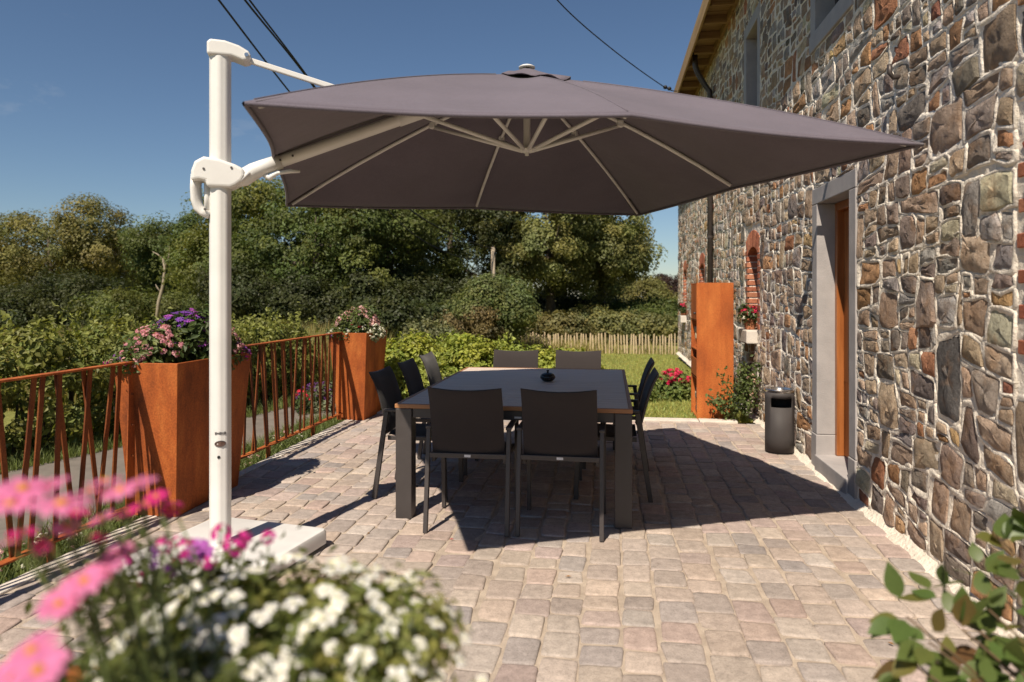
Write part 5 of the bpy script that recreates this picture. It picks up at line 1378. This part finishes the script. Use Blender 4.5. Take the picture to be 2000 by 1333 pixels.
flower_plant("trailing_plant", "purple and magenta trailing blooms to the right of the umbrella pole", "flowers", (-2.85, 4.90, 0.975), (0.13, 0.12, 0.13), LG, 600, 0.03, [('purpcl', 24, 0.020, 0.3, 1.0), ('magcl', 18, 0.022, 0.0, 0.5), ('whitecl', 6, 0.015, .7, 1)], 105)
# far planter
flower_plant("floret_plant", "dome of pale pink florets on the far planter", "flowers", (-2.98, 7.86, 1.0), (0.27, 0.26, 0.30), LG, 2200, 0.05, [('palecl', 120, 0.028, 0.35, 1.0)], 106)
flower_plant("geranium_plant", "small red flowers in the middle of the far planter", "flowers", (-2.93, 7.68, 0.99), (0.10, 0.08, 0.12), BG, 400, 0.045, [('redcl', 9, 0.030, 0.5, 1.0)], 107)
flower_plant("trailing_plant", "white trailing florets spilling over the house side of the far planter", "flowers", (-2.80, 7.80, 0.97), (0.17, 0.22, 0.15), (0.16, 0.18, 0.10), 900, 0.035, [('whitecl', 60, 0.021, 0.0, 0.9)], 108)
flower_plant("trailing_plant", "lilac and white trailing florets on the railing side of the far planter", "flowers", (-3.10, 7.60, 0.98), (0.15, 0.12, 0.09), LG, 600, 0.035, [('whitecl', 22, 0.020, 0.1, 0.9), ('purpcl', 8, 0.022, 0.0, 0.5)], 109)

# foreground planter: white bedding plant, pink daisies, small pinks
flower_plant("bedding_plant", "mound of white flowers filling the foreground planter", "flowers", (-0.415, 0.84, 0.935), (0.235, 0.25, 0.150), (0.19, 0.20, 0.055), 7000, 0.020, [('white', 140, 0.0125, 0.15, 1.0), ('white2', 150, 0.0135, 0.2, 1.0)], 110, stems=False, out=0.07)
def foreground_daisies():
    rr = random.Random(77)
    def q(u, v, zc): x, y = at(u, zc); return Vector((x, y, CAMZ + (HOR - v) * zc / F))
    base = q(150, 1330, 0.62); base.z = 0.97
    Tn = thing("daisy_plant", "large pink daisies leaning over the foreground planter", "flowers", base)
    spots = [('pink', 45, 955, 0.62, 0.034), ('pink', 120, 985, 0.60, 0.036), ('pink', 175, 962, 0.66, 0.03), ('pink', 268, 945, 0.68, 0.028), ('pink', 235, 958, .66, 0.028), ('pink', 62, 1272, 0.55, 0.033), ('pink', 195, 1115, 0.62, 0.030), ('pink', 165, 1135, .6, .028), ('pink', 115, 1180, 0.6, 0.026),
             ('magenta', 285, 985, 0.80, 0.022), ('magenta', 305, 970, 0.82, 0.022), ('magenta', 330, 1000, .84, .02), ('magenta', 250, 1000, .78, .018), ('magenta', 80, 1065, 0.62, 0.014), ('pink', 200, 1012, 0.70, 0.02), ('pink', 130, 1030, 0.66, 0.02), ('pink', 20, 1060, 0.66, 0.022), ('pink', 75, 1310, .52, .03), ('pink', 20, 985, .6, .028), ('pink', 95, 950, .64, .026), ('magenta', 150, 1000, .7, .02), ('magenta', 45, 1040, .66, .02), ('pink', 205, 940, .68, .026), ('magenta', 340, 985, .85, .018), ('magenta', 195, 1050, .7, .015), ('pink', 140, 1155, .62, .024), ('pink', 230, 1085, .66, .024), ('pink', 20, 1320, .55, .026)]
    st = MB()
    for kind, u, v, zc, r_ in spots:
        p = q(u, v, zc); blossom(kind, p, r_ * 0.74, (rr.uniform(-.3, .3), rr.uniform(-.30, .15) - (0.45 if v > 1060 else 0), 0.9), Tn, rr)
        b = base + Vector((rr.uniform(-.06, .12), rr.uniform(-.02, .14), 0)); st.tube([b, b.lerp(p, .6) + Vector((rr.uniform(-.02, .02), 0.01, 0.02)), p - Vector((0, 0, 0.004))], 0.0016, 5)
    st.build("stems", MT['stem'], Tn)
    rng = np.random.default_rng(8); n = 4200
    t = rng.random((n, 1)); C = np.array(base) + np.array([0.03, 0.10, 0.02]) + rng.normal(size=(n, 3)) * np.array([0.085, 0.10, 0.045])
    C = C[C[:, 2] > 0.93]; leaf_mesh("foliage", C, rng.normal(size=C.shape) + [0, 0, .3], rng.uniform(.02, .045, len(C)), np.array([0.085, 0.105, 0.022]) * rng.uniform(.5, 1.4, (len(C), 1)), MT['leaf'], Tn, 0.28, rng)
    T2 = thing("pansy_plant", "small magenta and purple flowers along the back of the foreground planter", "flowers", q(380, 1250, 1.0))
    sp = [(300, 1078), (322, 1064), (345, 1058), (362, 1070), (345, 1098), (312, 1108), (430, 1040), (452, 1058), (476, 1052), (465, 1068), (330, 1120), (278, 1130), (405, 1098), (250, 1090), (525, 1048)]
    st = MB()
    for i, (u, v) in enumerate(sp):
        p = q(u, v, 1.0 + rr.uniform(-.06, .08)); blossom('magcl' if i % 5 else 'purpcl', p, rr.uniform(.011, .017), (rr.uniform(-.3, .3), -.5, .7), T2, rr); st.tube([p, p + Vector((rr.uniform(-.01, .01), -.01, -0.1))], 0.0013, 4)
    for (u, v) in ((385, 1072), (395, 1078)): blossom('violet', q(u, v, .97), 0.018, (0.1, -.6, .6), T2, rr)
    st.build("stems", MT['stem'], T2)
    C = np.array(q(370, 1180, 0.98)) + rng.normal(size=(1500, 3)) * np.array([0.075, 0.05, 0.03]); leaf_mesh("foliage", C, rng.normal(size=C.shape) + [0, 0, .4], rng.uniform(.012, .026, 1500), np.array([0.09, 0.105, 0.025]) * rng.uniform(.5, 1.3, (1500, 1)), MT['leaf'], T2, 0.45, rng)
foreground_daisies()

# pots on the window sills
def sill_pot(y, z, label, plabel, seed, extra=()):
    c = (WX - 0.045, y, z)
    Pn = thing("flower_pot", label, "flower pot", c, "terracotta pots on the window sills")
    MB().lathe([(0.001, 0), (0.058, 0), (0.078, 0.105), (0.088, 0.106), (0.09, 0.135), (0.078, 0.135), (0.074, 0.115), (0.001, 0.112)], c, 24).build("body", MT['terracotta'], Pn, smooth=True, auto=35)
    flower_plant("geranium_plant", plabel, "flowers", (c[0], c[1], z + 0.12), (0.12, 0.14, 0.15), BG, 500, 0.05, [('rosered', 14, 0.036, 0.4, 1.0)] + list(extra), seed)
sill_pot(8.62, 1.040, "terracotta pot on the nearest window's white sill", "crimson geranium in the pot on the nearest window sill", 120, [('whitecl', 16, 0.022, 0.1, 0.6)])
sill_pot(16.1, 0.980, "small far terracotta pot on the window sill by the house corner", "far red geranium in the pot by the house corner", 121)
sill_pot(13.2, 1.040, "terracotta pot on the window sill behind the corten cabinet", "geranium hidden behind the corten cabinet", 122)

x, y = at(1318, 9.9); flower_plant("geranium_plant", "clump of red geraniums on the lawn left of the corten cabinet", "flowers", (x, y, -0.05), (0.30, 0.28, 0.42), (0.15, 0.19, 0.05), 2200, 0.06, [('rosered', 26, 0.05, 0.6, 1.0)], 130)
x, y = at(1268, 9.6); flower_plant("geranium_plant", "single red bloom low on the lawn beside the table", "flowers", (x, y, -0.05), (0.10, 0.10, 0.28), (0.14, 0.18, 0.05), 250, 0.05, [('rosered', 3, 0.05, 0.85, 1.0)], 131)
x, y = at(620, 9.2); flower_plant("lavender_plant", "blue lavender clump seen through the railing", "flowers", (x, y, -0.1), (0.32, 0.3, 0.38), (0.14, 0.16, 0.09), 1200, 0.05, [('purpcl', 70, 0.022, 0.4, 1.0)], 132)
x, y = at(590, 9.0); flower_plant("geranium_plant", "red blooms beside the lavender beyond the railing", "flowers", (x, y, -0.1), (0.12, 0.12, 0.30), BG, 300, 0.05, [('redcl', 8, 0.032, 0.6, 1.0)], 133)
for i, (yy, lab) in enumerate(((6.6, "small pink and white daisies under the second railing, near the far planter"), (5.6, "small pink and white daisies under the second railing, near the pole"), (3.5, "small pale daisies under the first railing, near the purple planter"), (2.9, "small pale daisies under the first railing, at the picture edge"))):
    flower_plant("ground_daisy", lab, "flowers", (-3.30, yy, -0.10), (0.17, 0.45, 0.15), (0.13, 0.16, 0.06), 900, 0.025, [('palecl', 22, 0.014, 0.3, 1.0), ('whitecl', 16, 0.014, 0.3, 1.0)], 140 + i, stems=False)

def climbing_rose():
    rng = np.random.default_rng(150); rr = random.Random(150)
    Tn = thing("rose_bush", "climbing rose between the corten cabinet and the stone wall", "rose bush", (1.50, 8.22, 0))
    st = MB(); tips = []
    for k in range(13):
        b = Vector((rr.uniform(1.35, 1.6), rr.uniform(8.18, 8.27), 0.0)); e = Vector((rr.uniform(1.05, 1.66), rr.uniform(7.98, 8.25), rr.uniform(0.25, 0.62)))
        if k < 5: e = Vector((rr.uniform(1.5, 1.68), rr.uniform(8.1, 8.3), rr.uniform(.4, .72)))
        m_ = b.lerp(e, .5) + Vector((rr.uniform(-.05, .05), -.04, .08)); st.tube([b, m_, e], [0.008, 0.006, 0.003], 6)
        for t in [0.25 + 0.75 * i / 8 for i in range(9)]: tips.append((1 - t) ** 2 * b + 2 * t * (1 - t) * m_ + t * t * e)
    st.build("stems", MT['stem'], Tn, smooth=True)
    C = np.concatenate([np.array(t) + rng.normal(size=(9, 3)) * 0.045 for t in tips]); C[:, 1] = np.minimum(C[:, 1], 8.30); C[:, 0] = np.minimum(C[:, 0], 1.69); C = C[C[:, 2] > 0.02]
    C = C[~((C[:, 0] > 1.0) & (C[:, 0] < 1.46) & (C[:, 1] > 8.29))]
    leaf_mesh("foliage", C, rng.normal(size=C.shape) + [-.2, -.5, .5], rng.uniform(.035, .06, len(C)), np.array([0.10, 0.135, 0.04]) * rng.uniform(.5, 1.4, (len(C), 1)), MT['leaf'], Tn, 0.6, rng)
    for k in range(9): blossom('rose', tips[rr.randrange(len(tips))] + Vector((0, -.04, .04)), rr.uniform(.018, .03), (0, -.6, .6), Tn, rr)
climbing_rose()

# foreground rose spray, lower right: leaves are big enough to be parts
def leaf_proto():
    V = []; n = 7
    for i in range(n):
        t = i / (n - 1); w_ = 0.29 * math.sin(math.pi * t ** 0.75) ** 1.05; z = -0.10 * (t - .4) ** 2
        V += [(-w_, t, z + 0.10 * w_), (0, t, z), (w_, t, z + 0.10 * w_)]
    Fc = []
    for i in range(n - 1):
        for j in range(2): Fc.append((3 * i + j, 3 * i + j + 1, 3 * i + 4 + j, 3 * i + 3 + j))
    me = bpy.data.meshes.new("rose_leaf"); set_mesh(me, np.array(V), Fc, None, True, [MT['roseleaf']]); return me
def rose_spray():
    rr = random.Random(160); me = leaf_proto()
    def q(u, v, zc): x, y = at(u, zc); return Vector((x, y, CAMZ + (HOR - v) * zc / F))
    root = Vector((1.15, 1.15, 0.0))
    Tn = thing("rose_bush", "out-of-focus rose leaves in the corner beside the wall, close to the viewer", "rose bush", root)
    ends = [(1770, 1205, 1.25), (1775, 1290, 1.2), (1840, 1170, 1.35), (1880, 1230, 1.3), (1920, 1130, 1.45), (1960, 1060, 1.5), (1990, 1180, 1.4), (1860, 1320, 1.25), (1945, 1290, 1.3), (1990, 1110, 1.35), (1985, 1330, 1.25), (1930, 1190, 1.3), (1970, 1240, 1.35), (2010, 1040, 1.5), (1815, 1255, 1.2)]
    for (u, v, zc) in ends:
        e = q(u, v, zc); m_ = root.lerp(e, 0.6) + Vector((0.12, 0.02, 0.10))
        pts = [(1 - t) ** 2 * root + 2 * t * (1 - t) * m_ + t * t * e for t in [i / 8 for i in range(9)]]
        MB().tube(pts, [0.006 - 0.0005 * i for i in range(9)], 6).build("stem", MT['rosestem'], Tn, smooth=True)
        for j in range(4, 9):
            p = pts[j]; ax = (pts[j] - pts[j - 1]).normalized()
            for k in range(3 if j < 8 else 5):
                an = rr.uniform(0, 6.283); sd = (ax.orthogonal().normalized() * math.cos(an) + ax.cross(ax.orthogonal().normalized()) * math.sin(an))
                d = (sd * 0.8 + ax * rr.uniform(.2, .9) + Vector((0, 0, -0.25))).normalized(); up_ = (Vector((rr.gauss(0, .35), -0.25 + rr.gauss(0, .35), 1.0)))
                x = d.cross(up_).normalized(); z = x.cross(d).normalized(); sc = rr.uniform(0.045, 0.075)
                st = p + d * rr.uniform(0.005, 0.035)
                o = link("leaf", me, Tn, local=True)
                M4 = Matrix(((x.x, d.x, z.x, 0), (x.y, d.y, z.y, 0), (x.z, d.z, z.z, 0), (0, 0, 0, 1)))
                o.matrix_local = Matrix.Translation(st - root) @ M4 @ Matrix.Scale(sc, 4)
rose_spray()

# ------------------------------------------------------------------ utility post and overhead wires
def wires():
    def q(u, v, zc): x, y = at(u, zc); return Vector((x, y, CAMZ + (HOR - v) * zc / F))
    b = q(963, 640, 21.5); g = ground_z(b.x, b.y); top = q(963, 484, 21.5)
    Pn = thing("utility_post", "weathered wooden utility post rising from the conical shrub", "post", (b.x, b.y, g))
    MB().tube([(b.x, b.y, g), top], [0.075, 0.06], 10).build("post", MT['deadwood'], Pn, smooth=True)
    MB().lathe([(0.062, 0.0), (0.066, 0.01), (0.001, 0.05)], top, 10).build("cap", MT['pipe'], Pn)
    def smooth_path(pts, n=8):
        out = []
        P_ = [pts[0]] + pts + [pts[-1]]
        for i in range(1, len(P_) - 2):
            for t in [i_ / n for i_ in range(n)]:
                a, b_, c, d = P_[i - 1], P_[i], P_[i + 1], P_[i + 2]
                out.append(0.5 * ((2 * b_) + (c - a) * t + (2 * a - 5 * b_ + 4 * c - d) * t * t + (3 * b_ - a - 3 * c + d) * t ** 3))
        return out + [pts[-1]]
    specs = [("single overhead cable, the left one running down behind the umbrella stay rod", [(350, -100, 6), (427, 0, 7), (568, 183, 9.5), (690, 330, 13), (800, 452, 17), (890, 500, 19.5), (961, 508, 21.4)], 0.012),
             ("left strand of the twisted pair of overhead cables above the umbrella", [(405, -100, 6), (478, 0, 7), (604, 158, 9.5), (700, 300, 13), (800, 410, 17), (890, 462, 19.5), (961, 487, 21.4)], 0.012),
             ("right strand of the twisted pair of overhead cables above the umbrella", [(417, -100, 6), (487, 0, 7), (608, 160, 9.5), (704, 300, 13), (803, 410, 17), (892, 462, 19.5), (964, 487, 21.4)], 0.011)]
    for lab, pts, r_ in specs:
        o = MB().tube(smooth_path([q(*p) for p in pts]), r_, 6).build("overhead_cable", MT['cable'], smooth=True); tag(o, lab, "cable", "overhead cables")
    # thin wire to the eaves with insulators
    e = Vector((WX - 0.48, 13.1, 5.25)); s_ = q(1305, 173, 11.8)
    o = MB().tube(smooth_path([q(1010, -120, 7.5), q(1088, 0, 8.2), q(1200, 100, 9.8), q(1297, 170, 11.6), e]), 0.008, 6).build("service_wire", MT['cable'], smooth=True)
    tag(o, "thin grey wire sloping down to the house eaves", "wire")
    for i, (t, lab) in enumerate(((0.05, "dark insulator at the end of the sloping wire"), (0.35, "second insulator on the wire, nearer the eaves"))):
        a = q(1297, 170, 11.6).lerp(e, t); d = (e - a).normalized()
        o = MB().lathe([(0.012, 0), (0.03, 0.01), (0.035, 0.04), (0.02, 0.05), (0.03, 0.06), (0.03, 0.09), (0.012, 0.1)], a, 12, axis=d).build("insulator", MT['cable'], smooth=True); tag(o, lab, "insulator", "wire insulators")
wires()

# ------------------------------------------------------------------ fallen leaves and petals on the setts
def fallen():
    rr = random.Random(200)
    mats = [simple("dry_leaf", (0.30, 0.16, 0.06), 0.8), simple("red_petal", (0.45, 0.03, 0.05), 0.7)]
    spots = [(882, 1057, 1, "tiny red petal fallen on the sunlit setts before the first front chair"), (720, 1045, 0, "tiny dry leaf fallen on the setts between the white base and the table leg"), (1740, 1262, 0, "tiny dark leaf fallen on the setts next to the foreground rose"), (1110, 1130, 0, "tiny dry leaf fallen on the open setts in front of the shaded table leg")]
    for u, v, k, lab in spots:
        zc = F * CAMZ / (v - HOR); x, y = at(u, zc); a = rr.uniform(0, 6.28); L_ = rr.uniform(0.012, 0.022); w_ = L_ * 0.4
        d = Vector((math.cos(a), math.sin(a), 0)); p = Vector((x, y, 0.009)); n_ = Vector((-d.y, d.x, 0)); z = Vector((0, 0, 1))
        V = [p - d * L_ + z * .002, p + n_ * w_ + z * .005, p + d * L_ + z * .003, p - n_ * w_ + z * .006, p]
        o = MB().add(V, [(0, 4, 1), (1, 4, 2), (2, 4, 3), (3, 4, 0)]).build("fallen_petal" if k else "fallen_leaf", mats[k])
        sm = o.modifiers.new("thick", 'SOLIDIFY'); sm.thickness = 0.001
        tag(o, lab, "petal" if k else "leaf")
fallen()
